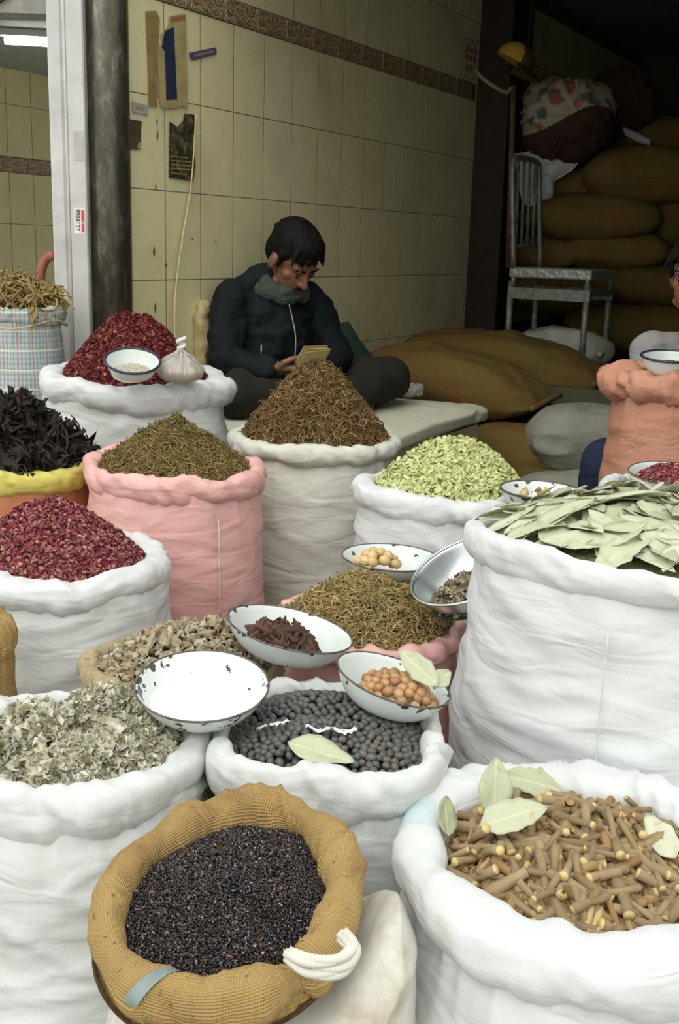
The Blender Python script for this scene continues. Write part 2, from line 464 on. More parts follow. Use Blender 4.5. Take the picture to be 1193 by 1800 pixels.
pw_ = box('wall_light_blocker', 0, .15, -2.35, -1.3, 0, 2.95, dark_plaster, None, W(2.6, 0), ROTW); structure(pw_, 'added unseen partition blocking daylight from the store room')  # added out of view to keep light from the back room
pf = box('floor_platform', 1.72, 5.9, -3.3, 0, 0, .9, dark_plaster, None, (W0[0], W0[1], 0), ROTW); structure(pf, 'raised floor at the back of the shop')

# neighbouring shop seen left of the pillar
LW = at(44, 482, 6.95)
zC = LW[2]
org = np.array([LW[0], LW[1]]) - WD * .55
rows_l = [(zC + .3 * k, zC + .3 * (k + 1)) for k in (-3, -2, -1, 0)]
zb0 = zC + .6
rows_l = [(zC + .3 * k, zC + .3 * (k + 1)) for k in (-3, -2, -1, 0, 1)]
rows_l += [(zb0 + .09 + .3 * k, zb0 + .09 + .3 * (k + 1)) for k in range(2)]
LWTOP = zb0 + .09 + .50
tiled_wall('wall_neighbour', 'olive tiled wall of the neighbouring shop', org, -.6, 1.6, 0, LWTOP + .3, rows_l, .2, tile_mat_green, .05,
           border=(zb0 + .002, zb0 + .088, .2))
cl = box('ceiling_neighbour', -3.0, 2.2, -1.5, .2, LWTOP, LWTOP + .12, ceiling_mat, None, (org[0], org[1], 0), ROTW); structure(cl, 'grey ceiling of the neighbouring shop')
lint = box('trim_lintel', -.0, 1.2, 0, .15, 0, .35, concrete, None, (0, 0, 0)); structure(lint, 'pale grey lintel above the neighbouring shop')
q = at(-60, 22, 4.6); lint.location = (q[0] - .45, q[1], q[2]); lint.rotation_euler = (0, 0, -.03)
tube('lintel_cable', curve_pts([(.45, -.012, .06), (.52, -.014, .02), (.60, -.012, .04), (.64, -.012, .09)], 14), .006, dark_brown, lint)
tb = empty('tube_lamp', at(45, 72, 5.6))
tag(tb, 'white fluorescent tube lamp on the neighbouring shop ceiling', 'lamp')
lm, nt_, b_ = new_mat('lamp_tube'); b_.inputs['Emission Color'].default_value = (1, 1, .95, 1); b_.inputs['Emission Strength'].default_value = 9.0; b_.inputs['Base Color'].default_value = (.8, .8, .8, 1)
tube('glass_tube', [(-.1, 0, 0), (.55, .1, 0)], .018, lm, tb)
box('lamp_housing', -.12, .57, -.02, .04, .02, .05, paint_white, tb, rot=(0, 0, .15))

# white pillar beside the steel column
pc = at(120, 500, 3.68)
pil = empty('pillar', (pc[0], 3.68, 0))
structure(pil, 'white painted pillar with a recessed groove')
xa, xb = at(96, 300, 3.68)[0] - pc[0], at(156, 300, 3.66)[0] - pc[0]
gx = xa + (xb - xa) * .42
box('pillar_shaft', xa, gx, -.05, .2, 0, 3.3, paint_white, pil, bevel=.008)
box('pillar_groove', gx, gx + .012, -.035, .2, 0, 3.3, paint_white, pil)
box('pillar_face', gx + .012, xb, -.055, .2, 0, 3.3, paint_white, pil, bevel=.004)
tube('pillar_rod', [(gx + .004, -.04, 0), (gx + .004, -.04, 3.3)], .006, paint_white, pil)
cc = at(192, 400, 3.72)
col_ = empty('steel_column', (cc[0], 3.72, 0)); structure(col_, 'round dark steel column with worn streaks')
V, F = tube_vf([(0, 0, 0), (0, 0, 3.3)], .073, 40); fixn(obj('column_shaft', V, F, steel_dark, col_))

# bench along the tiled wall: tiled base and cushioned mat
BZ = .90
bc = at_z(868, 712, BZ)
b_s = (bc[:2] - W0) @ WD; b_o = (bc[:2] - W0) @ WN
bench = empty('bench', W(0, 0), ROTW)
tag(bench, 'low tiled bench along the wall under the seated man', 'bench')
s_lo = -.1
box('base', s_lo, b_s - .03, -(b_o - .05), -.01, 0, BZ - .075, grout, bench)
V, F = box_vf(.002, .198, -.001, .004, .002, .298, .0004)
tme = make_mesh('base_tile', V, F, tile_mat, False)
bm = bmesh.new(); bm.from_mesh(tme); bmesh.ops.recalc_face_normals(bm, faces=bm.faces[:]); bm.to_mesh(tme); bm.free()
s = b_s - .03 - .2
while s > s_lo:
    for z in (BZ - .075 - .3, BZ - .075 - .6):
        link('base_tile', tme, bench, (s, -(b_o - .05), z))
    s -= .2
# the mat: a soft slab
def spow(x, e): return np.sign(x) * np.abs(x) ** e
def superell(a, b, c, e1, e2, nu=96, nv=48):
    u = np.linspace(0, 2 * PI, nu, endpoint=False); v = np.linspace(-PI / 2 + 1e-3, PI / 2 - 1e-3, nv)
    U, Vv = np.meshgrid(u, v, indexing='ij')
    X = a * spow(np.cos(Vv), e1) * spow(np.cos(U), e2); Y = b * spow(np.cos(Vv), e1) * spow(np.sin(U), e2); Z = c * spow(np.sin(Vv), e1)
    return np.stack([X, Y, Z], -1).reshape(-1, 3), grid_faces(nu, nv, True, False)
P, F = superell((b_s - s_lo) / 2, (b_o - .02) / 2, .037, .35, .12, 400, 60)
P = P + np.array([(b_s + s_lo) / 2, -(b_o + .02) / 2, BZ - .037])
d = .010 * fbm(P[:, 0] * 5, P[:, 1] * 5, P[:, 2] * 8) + .005 * fbm(P[:, 0] * 22, P[:, 1] * 9, P[:, 2] * 25)
P[:, 2] += d * .8; P[:, 0] += d; P[:, 1] += d
mt = obj('mat', P, F, mat_cloth, None, W(0, 0), ROTW)
tag(mt, 'pale cushioned mat lying on the tiled bench', 'mat')

# ================================================================== sacks
def er_fn(a, b, phi, sq):
    def f(th):
        c = np.abs(np.cos(th - phi)) / a; s = np.abs(np.sin(th - phi)) / b
        return (c ** sq + s ** sq) ** (-1 / sq)
    return f
class Sack: pass
def sack(name, label, px, py, hw, Y, mat, rim_mat=None, z0=0.0, tube_=(.03, .045), ell=(1, 1, 0), sq=2.0, slope=(0, 0), wr=.010, crease=.005,
         wob=.02, zwob=.008, hang=.4, seed=0, bulge=.05, foot=.85, neck=.96, group=None, cat='sack', zfun=None, gather=.006, nth=160, seam=None, lumps=.2, wfreq=1.0):
    s = Sack()
    p = at(px, py, Y); R = at(px + hw, py, Y)[0] - p[0]
    w, h = tube_
    zt = p[2] - h * .3
    root = empty(name, (p[0], p[1], z0)); tag(root, label, cat, group)
    s.root = root; s.c = p; s.R = R; s.z0 = z0
    er0 = er_fn(*ell, sq)
    def er(th): return er0(th) * (1 + wob * noise(np.cos(th) * 1.3 + seed * 7.1, np.sin(th) * 1.3, seed * 3.3))
    def zoff(x, y, th):
        z = slope[0] * x + slope[1] * y + zwob * noise(np.cos(th) * 1.7, np.sin(th) * 1.7 + seed * 5.7, 3.1)
        if zfun is not None: z = z + zfun(th)
        return z
    s.er = er; s.zoff = zoff; s.zt = zt; s.w = w; s.h = h
    H = zt - z0
    # body
    th = np.linspace(0, 2 * PI, nth, endpoint=False); nv = 84
    t = np.concatenate([[0], np.linspace(0, 1, nv - 1)])
    prof = np.interp(t, [0, .05, .15, .4, .75, .93, 1.0], [foot, foot + .06, .5 * (foot + .06 + 1 + bulge), 1 + bulge, 1 + bulge * .5, neck, neck - .06])
    prof = np.convolve(np.pad(prof, 4, mode='edge'), np.ones(9) / 9, 'valid')
    prof[0] = 0.0
    T, TT = np.meshgrid(th, t, indexing='ij'); PR = np.broadcast_to(prof, T.shape)
    rad = (R - w * .35) * er(T) * PR
    X = rad * np.cos(T); Yy = rad * np.sin(T)
    Zw = H * TT
    wx, wy, wz = X * 4 * wfreq + seed * 3.7, Yy * 4 * wfreq, Zw * wfreq
    warp = fbm(wx * .8, wy * .8, wz * 5, 2)
    n1 = noise(wx * 1.1 + .6 * warp, wy * 1.1, wz * 20 + 1.8 * warp)
    n1 = np.clip(1 - 3.0 * np.abs(n1), -.2, 1)
    m1 = np.clip(noise(wx * .9 + 40, wy * .9, wz * 5) + .45, 0, 1)
    n2 = fbm(wx, wy, wz * 6 + 11, 2)
    n3 = np.clip(1 - 3 * np.abs(noise(wx * 1.5 + wz * 9, wy * 1.5, wz * 11 + 5 + warp)), -.2, 1)
    d = wr * (.8 * n1 * m1 + .8 * n2 + .6 * n3 * (1 - m1)) * np.clip(TT * 8, 0, 1)
    g = np.clip(1 - 2.2 * np.abs(noise(np.cos(T) * 8 + seed, np.sin(T) * 8, TT * 1.2)), -.3, 1)
    d = d + gather * g * np.exp(-(1 - TT) * H / .06)
    zz = zoff(X, Yy, T) * np.clip((TT - .3) / .7, 0, 1) ** 1.5
    k = (rad + d) / np.maximum(rad, 1e-6)
    k[:, 0] = 1
    P = np.stack([X * k, Yy * k, Zw + zz], -1).reshape(-1, 3)
    body = obj('body', P, grid_faces(nth, nv, True, False), mat, root)
    set_uv(body.data, nth, nv, True, False, 2 * PI * R, H)
    # rolled rim
    nth2, nph = 220, 30
    th = np.linspace(0, 2 * PI, nth2, endpoint=False); ph = np.linspace(0, 2 * PI, nph, endpoint=False)
    T, PH = np.meshgrid(th, ph, indexing='ij')
    lump = 1 + lumps * noise(np.cos(T) * 2.2 + seed * 2.1, np.sin(T) * 2.2, 7.7) + lumps * .25 * noise(np.cos(T) * 5 + seed, np.sin(T) * 5, 2.7)
    cp, sp = spow(np.cos(PH), .85), spow(np.sin(PH), .85)
    hh = np.where(sp < 0, h * (1 + hang * (cp > -.3)), h)
    fold = np.clip(1 - 2.6 * np.abs(noise(np.cos(T + PH * .10) * 6.5 + seed, np.sin(T + PH * .10) * 6.5, 1.3)), -.25, 1)
    fm = np.clip(noise(np.cos(T) * 3 + 9 + seed, np.sin(T) * 3, 4.4) + .35, 0, 1)
    soft = fbm(np.cos(T) * 4 + seed * 1.9, np.sin(T) * 4, np.cos(PH) * .8, 2)
    fine = noise(np.cos(T) * 16 + PH, np.sin(T) * 16 + seed, np.sin(PH) * 1.5)
    cr = crease * (1.5 * fold * fm + 1.1 * soft + .35 * fine)
    rc = R * er(T) - w * (1 + .2 * (lump - 1))
    base_x, base_y = rc * np.cos(T), rc * np.sin(T)
    rr = rc + cp * (w * lump + cr)
    tuck = np.where((sp < 0) & (cp > 0), -.25 * w * (-sp) ** 2, 0)
    rr = rr + tuck
    P = np.stack([rr * np.cos(T), rr * np.sin(T), (zt - z0) + sp * (hh * lump + cr) + zoff(base_x, base_y, T)], -1).reshape(-1, 3)
    rim = obj('rolled_rim', P, grid_faces(nth2, nph, True, True), rim_mat or mat, root)
    set_uv(rim.data, nth2, nph, True, True, 2 * PI * R, PI * (w + h))
    s.body = body; s.rim = rim
    s.Rin = R - 1.55 * w
    if seam is not None:
        pts = []
        for q in np.linspace(.12, .93, 40):
            rr_ = (R - w * .35) * float(er(np.array(seam))) * np.interp(q, t, prof) + wr * 1.1 + .002
            pts.append((rr_ * math.cos(seam), rr_ * math.sin(seam), H * q + float(zoff(rr_ * math.cos(seam), rr_ * math.sin(seam), np.array(seam))) * max(0, (q - .3) / .7) ** 1.5))
        tube('seam', pts, .0014, white_cloth, root, n=6)
    return s

class Heap: pass
def heap_of(s, H, off=(0, 0), edge=.0, p=1.25, rnd=.25, nz=.006, inner=None, seed=0):
    """surface of a mound lying inside a sack's rim (coordinates local to the sack's rim centre)"""
    h = Heap(); h.loc = (s.c[0], s.c[1], s.zt); h.Rin = inner or s.Rin; h.er = s.er; h.seed = seed
    def z(x, y):
        th = np.arctan2(y, x); R = h.Rin * s.er(th)
        r = np.hypot(x, y) / R
        k = np.clip(1 - r, 0, 1)
        xx, yy = x - off[0] * k, y - off[1] * k
        th2 = np.arctan2(yy, xx); rho = np.hypot(xx, yy) / (h.Rin * s.er(th2))
        sm = np.sqrt(rho ** 2 + rnd ** 2) - rnd
        sm1 = math.sqrt(1 + rnd ** 2) - rnd
        g = 1 - np.clip(sm / sm1, 0, 1.2) ** p
        return H * g + edge + s.zoff(x, y, th) + nz * fbm(x * 18 + seed, y * 18, seed * 1.0, 3)
    h.z = z
    return h
def heap_flat(loc, R, H, rnd=.3, p=1.4, nz=.003, seed=0, er=None):
    class _s: pass
    s = _s(); s.c = (loc[0], loc[1]); s.zt = loc[2]; s.Rin = R; s.er = er or (lambda th: np.ones_like(np.asarray(th, float)))
    s.zoff = lambda x, y, th: 0 * x
    return heap_of(s, H, p=p, rnd=rnd, nz=nz, seed=seed)
def mound_vf(h, nth=72, nr=22, skirt=.05, sink=.0):
    th = np.linspace(0, 2 * PI, nth, endpoint=False); r = np.linspace(0.01, 1.06, nr)
    T, Rr = np.meshgrid(th, r, indexing='ij')
    rad = Rr * h.Rin * h.er(T); X, Y = rad * np.cos(T), rad * np.sin(T)
    Z = h.z(X, Y) - sink - np.where(Rr > 1.0, getattr(h, 'skirt', .012), 0)
    P = np.stack([X, Y, Z], -1).reshape(-1, 3)
    F = grid_faces(nth, nr, True, False)
    c = len(P)
    P = np.concatenate([P, [[0, 0, float(h.z(np.array(0.), np.array(0.))) - sink]]])
    F3 = np.concatenate([F[:, [0, 1, 2]], F[:, [0, 2, 3]]])
    i = np.arange(nth) * nr; j = (np.arange(nth) + 1) % nth * nr
    F3 = np.concatenate([F3, np.stack([np.full(nth, c), i, j], 1)])
    return P, F3
def sample_heap(h, N, rmax=1.0, seed=0, power=.5):
    g = np.random.default_rng(seed)
    th = g.random(N) * 2 * PI; r = g.random(N) ** power * rmax
    rad = r * h.Rin * h.er(th); x, y = rad * np.cos(th), rad * np.sin(th)
    z = h.z(x, y); e = .004
    nx = -(h.z(x + e, y) - h.z(x - e, y)) / (2 * e); ny = -(h.z(x, y + e) - h.z(x, y - e)) / (2 * e)
    n = np.stack([nx, ny, np.ones(N)], 1); n /= np.linalg.norm(n, axis=1)[:, None]
    return np.stack([x, y, z], 1), n, g
def frames(n, g, tiltj):
    N = len(n)
    n = n + tiltj * g.normal(size=(N, 3)); n /= np.linalg.norm(n, axis=1)[:, None]
    a = g.normal(size=(N, 3)); a -= n * (a * n).sum(1)[:, None]; a /= np.linalg.norm(a, axis=1)[:, None]
    b = np.cross(n, a)
    return np.stack([a, b, n], 2)          # columns
def scatter(h, N, temps, smin, smax, tiltj=.4, lift=(0, .004), rmax=1.0, seed=0, power=.5, aniso=.25):
    P, n, g = sample_heap(h, N, rmax, seed, power)
    M = frames(n, g, tiltj)
    P = P + n * g.uniform(lift[0], lift[1], N)[:, None]
    sc = g.uniform(smin, smax, N)
    which = g.integers(0, len(temps), N)
    Vs, Fs, o = [], [], 0
    for k, (tv, tf) in enumerate(temps):
        idx = np.where(which == k)[0]
        if not len(idx): continue
        an = 1 + aniso * g.uniform(-1, 1, (len(idx), 1, 3))
        v = np.einsum('nij,nvj->nvi', M[idx], tv[None] * an) * sc[idx][:, None, None] + P[idx][:, None]
        f = tf[None] + (np.arange(len(idx)) * len(tv))[:, None, None] + o
        Vs.append(v.reshape(-1, 3)); Fs.append(f.reshape(-1, 3)); o += v.shape[0] * v.shape[1]
    return np.concatenate(Vs), np.concatenate(Fs)
def stuff_heap(name, label, cat, h, layers, mats, fill_mat, group=None, sink=.004, mound=True, smooth=True):
    Vs, Fs, mi, o = [], [], [], 0
    if mound:
        V, F = mound_vf(h, sink=sink); Vs.append(V); Fs.append(F); mi.append(np.zeros(len(F))); o = len(V)
    for k, (V, F) in enumerate(layers):
        Vs.append(V); Fs.append(F + o); mi.append(np.full(len(F), k + 1)); o += len(V)
    ob = obj(name, np.concatenate(Vs), np.concatenate(Fs), [fill_mat] + mats, None, h.loc, smooth=smooth, midx=np.concatenate(mi))
    return tag(ob, label, cat, group, 'stuff')

# ---- small pieces (triangulated templates, about unit size)
def tri(F):
    out = []
    for f in F:
        for i in range(1, len(f) - 1): out.append((f[0], f[i], f[i + 1]))
    return np.array(out)
def t_stick(L=1.0, r=.03, seg=4, sides=5, bend=.1, seed=0, taper=.7, kink=0.0):
    g = np.random.default_rng(seed)
    x = np.linspace(-L / 2, L / 2, seg + 1)
    a, b = g.uniform(-1, 1, 2)
    y = bend * a * (4 * (x / L) ** 2 - .5) + kink * g.normal(size=seg + 1) ; z = bend * .6 * b * np.sin(x / L * 5 + b) + kink * .5 * g.normal(size=seg + 1)
    V, F = tube_vf(np.stack([x, y, z], 1), r * np.linspace(1, taper, seg + 1), sides)
    return V, tri(F)
def t_flake(L=1.0, w=.6, curl=.2, seed=0, n=3):
    g = np.random.default_rng(seed); P = []
    for i in range(n):
        for j in range(n):
            u, v = i / (n - 1) * 2 - 1, j / (n - 1) * 2 - 1
            k = 1 - .35 * abs(u * v)
            P.append((u * L / 2 * k + .06 * g.normal(), v * w / 2 * k + .06 * g.normal(), curl * (u * u * g.uniform(.4, 1) - v * v * g.uniform(-.5, 1)) * .5 + .04 * g.normal()))
    F = [tuple(q) for q in grid_faces(n, n)]
    return np.array(P), tri(F)
def t_seed(a=1, b=.7, c=.6, sides=6, rings=4, seed=0, jit=.05):
    g = np.random.default_rng(seed); P = [(-a / 2, 0, 0)]
    for i in range(1, rings):
        p = PI * i / rings
        for j in range(sides):
            t = 2 * PI * j / sides
            P.append((-a / 2 * math.cos(p), b / 2 * math.sin(p) * math.cos(t), c / 2 * math.sin(p) * math.sin(t)))
    P.append((a / 2, 0, 0)); F = []
    for j in range(sides): F.append((0, 1 + (j + 1) % sides, 1 + j))
    for i in range(rings - 2):
        for j in range(sides):
            q = 1 + i * sides; F.append((q + j, q + (j + 1) % sides, q + sides + (j + 1) % sides, q + sides + j))
    q = 1 + (rings - 2) * sides; e = len(P) - 1
    for j in range(sides): F.append((q + j, q + (j + 1) % sides, e))
    return np.array(P) + jit * g.normal(size=(len(P), 3)) * min(a, b, c), tri(F)
def leaf_vf(L=.11, wd=.04, curl=.25, fold=.25, seed=0, nu=13, nv=7, thick=.0006, twist=.3, nibble=.0):
    g = np.random.default_rng(seed); P = []
    c1, c2 = g.uniform(-1, 1, 2)
    for i in range(nu):
        u = i / (nu - 1); wv = wd / 2 * (math.sin(PI * u ** .85) ** .8) * (1 + .08 * g.normal()) + .0012
        for j in range(nv):
            v = j / (nv - 1) * 2 - 1
            x = (u - .5) * L; y = v * wv; tw = twist * c2 * (u - .5)
            z = abs(v) * wv * fold + curl * L * c1 * ((u - .5) ** 2 - .1) + .0012 * math.sin(9 * u + 5 * v + seed)
            P.append((x, y * math.cos(tw) - z * math.sin(tw), z * math.cos(tw) + y * math.sin(tw)))
    P = np.array(P); n = len(P)
    top = P + [0, 0, thick]; F = [tuple(int(q) for q in f) for f in grid_faces(nu, nv)]
    V = np.concatenate([top, P]); F2 = [tuple(q + n for q in f[::-1]) for f in F]
    rim_ = [i * nv for i in range(nu)] + [(nu - 1) * nv + j for j in range(1, nv)] + [i * nv + nv - 1 for i in range(nu - 2, -1, -1)] + [j for j in range(nv - 2, 0, -1)]
    F3 = [(rim_[i], rim_[(i + 1) % len(rim_)], rim_[(i + 1) % len(rim_)] + n, rim_[i] + n) for i in range(len(rim_))]
    return V, F + F2 + F3

fill_red = plain('petal_fill', (.10, .012, .018), .9, var=.5, scale=150, bump=.6, bscale=200)
fill_brown = plain('twig_fill', (.07, .045, .018), .95, var=.5, scale=120, bump=.6, bscale=150)
fill_green = plain('seed_fill', (.26, .27, .10), .95, var=.5, scale=120, bump=.6, bscale=150)
fill_black = plain('black_fill', (.012, .010, .010), .9, var=.4, scale=150, bump=.6, bscale=250)
fill_gap_shade = plain('gap_shade_fill', (.035, .032, .018), .95, var=.4, scale=80, bump=.5)  # near-black ground paints the shaded hollows between pale pieces
petal_dark = islands('dark_red_petals', [(.08, .009, .012), (.19, .022, .026), (.13, .012, .018), (.27, .05, .05), (.11, .012, .015), (.22, .03, .026), (.36, .18, .08)], .6)
petal_pink = islands('crimson_petals', [(.14, .014, .028), (.30, .035, .062), (.20, .02, .04), (.40, .09, .12), (.13, .012, .022), (.52, .26, .24), (.24, .03, .05), (.48, .33, .17), (.34, .06, .09)], .6)
twig_brown = islands('brown_roots', [(.07, .04, .014), (.19, .11, .035), (.11, .065, .022), (.30, .19, .07), (.09, .05, .018), (.42, .29, .12)], .75)
twig_olive = islands('olive_stems', [(.10, .07, .02), (.26, .18, .06), (.16, .11, .035), (.36, .27, .10), (.13, .09, .03)], .75)
twig_straw = islands('straw_stems', [(.16, .11, .035), (.40, .29, .11), (.27, .19, .065), (.52, .41, .19), (.19, .13, .045)], .75)
seed_green = islands('green_pods', [(.42, .44, .16), (.60, .62, .28), (.50, .50, .20), (.72, .73, .42), (.36, .40, .12)], .6)
black_grit = islands('black_seeds', [(.010, .009, .010), (.03, .018, .014), (.014, .013, .016), (.05, .02, .012), (.02, .02, .026), (.012, .010, .012), (.07, .07, .08), (.015, .012, .012), (.16, .07, .03), (.012,.012,.012), (.35,.36,.40)], .35, spec=.6)  # the pale grey tone paints white glints onto some seeds
bark_black = islands('black_bark', [(.010, .008, .007), (.03, .022, .018), (.018, .013, .010), (.05, .032, .022)], .6)
lichen = islands('grey_lichen', [(.50, .48, .34), (.70, .68, .56), (.58, .54, .38), (.76, .74, .64), (.30, .28, .15), (.62, .58, .42), (.14, .12, .06)], .85, nscale=80, nmix=.45, bump=.8)  # flake tones, with mottle deepened to paint dark gaps
shroom = islands('dried_mushroom', [(.52, .42, .26), (.68, .60, .43), (.42, .31, .17), (.74, .67, .52), (.58, .48, .31), (.34, .22, .10)], .8, objrand=True, nscale=70, nmix=.5, bump=.6)
shroom_stuff = islands('dried_mushroom_deep', [(.36, .29, .18), (.5, .43, .3), (.3, .23, .13)], .8, nscale=70, nmix=.5)
nut_dark = islands('dark_nutshell', [(.062, .066, .062), (.10, .105, .098), (.08, .082, .075), (.13, .11, .085), (.072, .078, .076)], .42, objrand=True, nscale=120, nmix=.25, bump=.15, spec=.5)
nut_dark_deep = islands('dark_nutshell_deep', [(.062, .066, .062), (.10, .105, .098), (.08, .082, .075)], .45, spec=.5)
nut_amber = islands('amber_nut', [(.40, .20, .075), (.52, .30, .13), (.34, .15, .055), (.56, .38, .18)], .3, objrand=True, nscale=60, nmix=.35, bump=.15, spec=.6)
nut_pale = islands('pale_nut', [(.62, .42, .18), (.72, .54, .28), (.56, .36, .15)], .4, objrand=True, nscale=60, nmix=.3, bump=.2)
bark_red = islands('red_brown_bark', [(.12, .062, .045), (.20, .105, .078), (.09, .045, .03), (.26, .15, .11)], .8, objrand=True, nscale=50, nmix=.6, bump=.8)
stick_mat = islands('liquorice_stick', [(.30, .21, .115), (.38, .28, .155), (.25, .175, .09), (.34, .25, .13)], .85, objrand=True, nscale=40, nmix=.4, bump=.5)
stick_end = plain('cut_stick_end', (.62, .47, .20), .8, var=.2)
straw_mat = islands('dry_straw', [(.20, .13, .04), (.36, .26, .09), (.27, .18, .06), (.45, .36, .15)], .7)
def leaf_material():
    m, nt, b = new_mat('bay_leaf'); L = nt.links
    oi = nd(nt, 'ShaderNodeObjectInfo')
    r = ramp(nt, [(0, (.33, .35, .21)), (.3, (.46, .475, .33)), (.6, (.40, .42, .27)), (1, (.56, .565, .42))]); L.new(oi.outputs['Random'], r.inputs[0])
    tc = nd(nt, 'ShaderNodeTexCoord'); sp = nd(nt, 'ShaderNodeSeparateXYZ'); L.new(tc.outputs['Object'], sp.inputs[0])
    ab = nd(nt, 'ShaderNodeMath', operation='ABSOLUTE'); L.new(sp.outputs[1], ab.inputs[0])
    lt = nd(nt, 'ShaderNodeMath', operation='LESS_THAN'); lt.inputs[1].default_value = .0008; L.new(ab.outputs[0], lt.inputs[0])
    c = mixc(nt, lt.outputs[0], r.outputs[0], (.56, .55, .33))
    n = nd(nt, 'ShaderNodeTexNoise', i_Scale=60.0, i_Detail=4.0); L.new(tc.outputs['Object'], n.inputs['Vector'])
    r2 = ramp(nt, [(.6, 0.0), (.75, .5)]); L.new(n.outputs['Fac'], r2.inputs[0])
    c = mixc(nt, r2.outputs[0], c, (.30, .24, .11))
    L.new(c, b.inputs['Base Color']); b.inputs['Roughness'].default_value = .55
    return m
leaf_mat = leaf_material()

T_PETAL = [t_flake(1, .75, .5, i) for i in range(5)]
T_TWIG = [t_stick(1, .042, 5, 5, .45, i, .75, .03) for i in range(8)]
T_STRAIGHT = [t_stick(1, .045, 3, 5, .12, i + 20, .7, .012) for i in range(6)]
T_POD = [t_seed(1, .5, .28, 6, 4, i) for i in range(3)] + [t_flake(1, .5, .25, i + 40) for i in range(3)]
T_GRIT = [t_seed(1, .8, .7, 4, 3, i, .08) for i in range(4)]
T_LICHEN = [t_flake(1, .85, .8, i + 60, 5) for i in range(6)]
T_BARK = [t_flake(1, .35, .6, i + 80, 4) for i in range(5)] + [t_stick(1, .05, 5, 5, .5, i + 50, .4, .05) for i in range(3)]

# ---- back row
s = sack('petal_sack', 'wide white sack of dark red petals in front of the steel column', 240, 668, 170, 3.2, white_cloth, tube_=(.040, .034), wob=.03, zwob=.012, slope=(-.02, 0), seed=1, wr=.022, hang=.5, crease=.007, bulge=.05, neck=.99, lumps=.3)
S12 = s
h = heap_of(s, .19, (-.02, .03), edge=.005, p=1.15, rnd=.3, seed=1)
stuff_heap('petal_heap', 'tall heap of dark red dried petals behind the small enamel bowl', 'petals', h,
           [scatter(h, 9000, T_PETAL, .006, .012, .7, (-.002, .005), seed=1)], [petal_dark], fill_red)
H12 = h
s = sack('root_sack', 'white sack of curly brown roots in front of the seated man', 553, 770, 153, 3.0, cream_cloth, tube_=(.026, .022), wob=.015, zwob=.006, seed=2, wr=.007, bulge=.0, neck=.97)
S10 = s
h = heap_of(s, .19, (.0, .02), edge=.0, p=1.25, rnd=.3, seed=2, nz=.012)
stuff_heap('root_heap', 'tall heap of curly brown roots below the man\'s hands', 'roots', h,
           [scatter(h, 7500, T_TWIG, .02, .045, .35, (-.004, .008), seed=2)], [twig_brown], fill_brown)
s = sack('stem_sack', 'tall pink sack of dry stems left of the cream sack', 307, 820, 159, 2.6, pink_cloth, tube_=(.020, .024), wob=.03, zwob=.012, slope=(-.04, 0), seed=3, wr=.006, bulge=.03, neck=.99, crease=.006, seam=-.95, gather=.008)
S9 = s
h = heap_of(s, .105, (.0, .03), edge=.0, p=1.2, rnd=.35, seed=3, nz=.008)
stuff_heap('stem_heap', 'heap of olive brown stems in the tall pink sack', 'stems', h,
           [scatter(h, 6000, T_STRAIGHT, .018, .034, .3, (-.003, .006), seed=3)], [twig_olive], fill_brown)
s = sack('pod_sack', 'white sack of pale green pods below the bench mat', 792, 868, 172, 2.55, white_cloth_bright, tube_=(.028, .026), ell=(1, .9, 0), wob=.03, zwob=.01, slope=(-.03, 0), seed=4, wr=.010, bulge=.02, neck=.99)
S11 = s
h = heap_of(s, .135, (.02, .03), edge=.0, p=1.15, rnd=.35, seed=4)
stuff_heap('pod_heap', 'heap of pale green dried pods', 'pods', h,
           [scatter(h, 5200, T_POD, .012, .022, .5, (-.002, .006), seed=4)], [seed_green], fill_green)
s = sack('bark_sack', 'rust brown sack with yellow rolled rim holding black bark', 30, 812, 148, 2.7, rust_cloth, yellow_cloth, tube_=(.026, .026), wob=.02, zwob=.008, seed=5, wr=.006, bulge=.02, neck=.97)
S13 = s
h = heap_of(s, .125, (-.02, .03), edge=.01, p=1.3, rnd=.3, seed=5, nz=.02)
stuff_heap('bark_heap', 'pile of shiny black bark strips in the yellow-rimmed sack', 'bark', h,
           [scatter(h, 900, T_BARK, .03, .09, .6, (-.005, .02), seed=5)], [bark_black], fill_black)
s = sack('plaid_sack', 'blue and grey plaid sack beside the white pillar', 38, 545, 76, 3.42, plaid, tube_=(.010, .02), wob=.03, zwob=.006, seed=6, wr=.006, bulge=.08, neck=.93, foot=.95)
S14 = s
h = heap_of(s, .06, (-.03, .0), edge=.01, p=1.3, rnd=.3, seed=6, nz=.015)
stuff_heap('straw_heap', 'dry yellow straw and leaf stalks in the plaid sack', 'straw', h,
           [scatter(h, 320, T_TWIG[:4] + [t_stick(1, .022, 5, 5, .35, i + 90, .6, .03) for i in range(5)] + [t_flake(1, .10, .25, i + 90, 4) for i in range(2)], .05, .13, .3, (0, .03), seed=6, rmax=.95)], [straw_mat], fill_brown)
tube('drawstring', [(.135 * math.cos(a), .135 * math.sin(a), S14.zt - .03 - .012 * math.sin(3 * a)) for a in np.linspace(0, 2 * PI, 40)[:-1]], .003, burlap_pale, S14.root, closed=True)
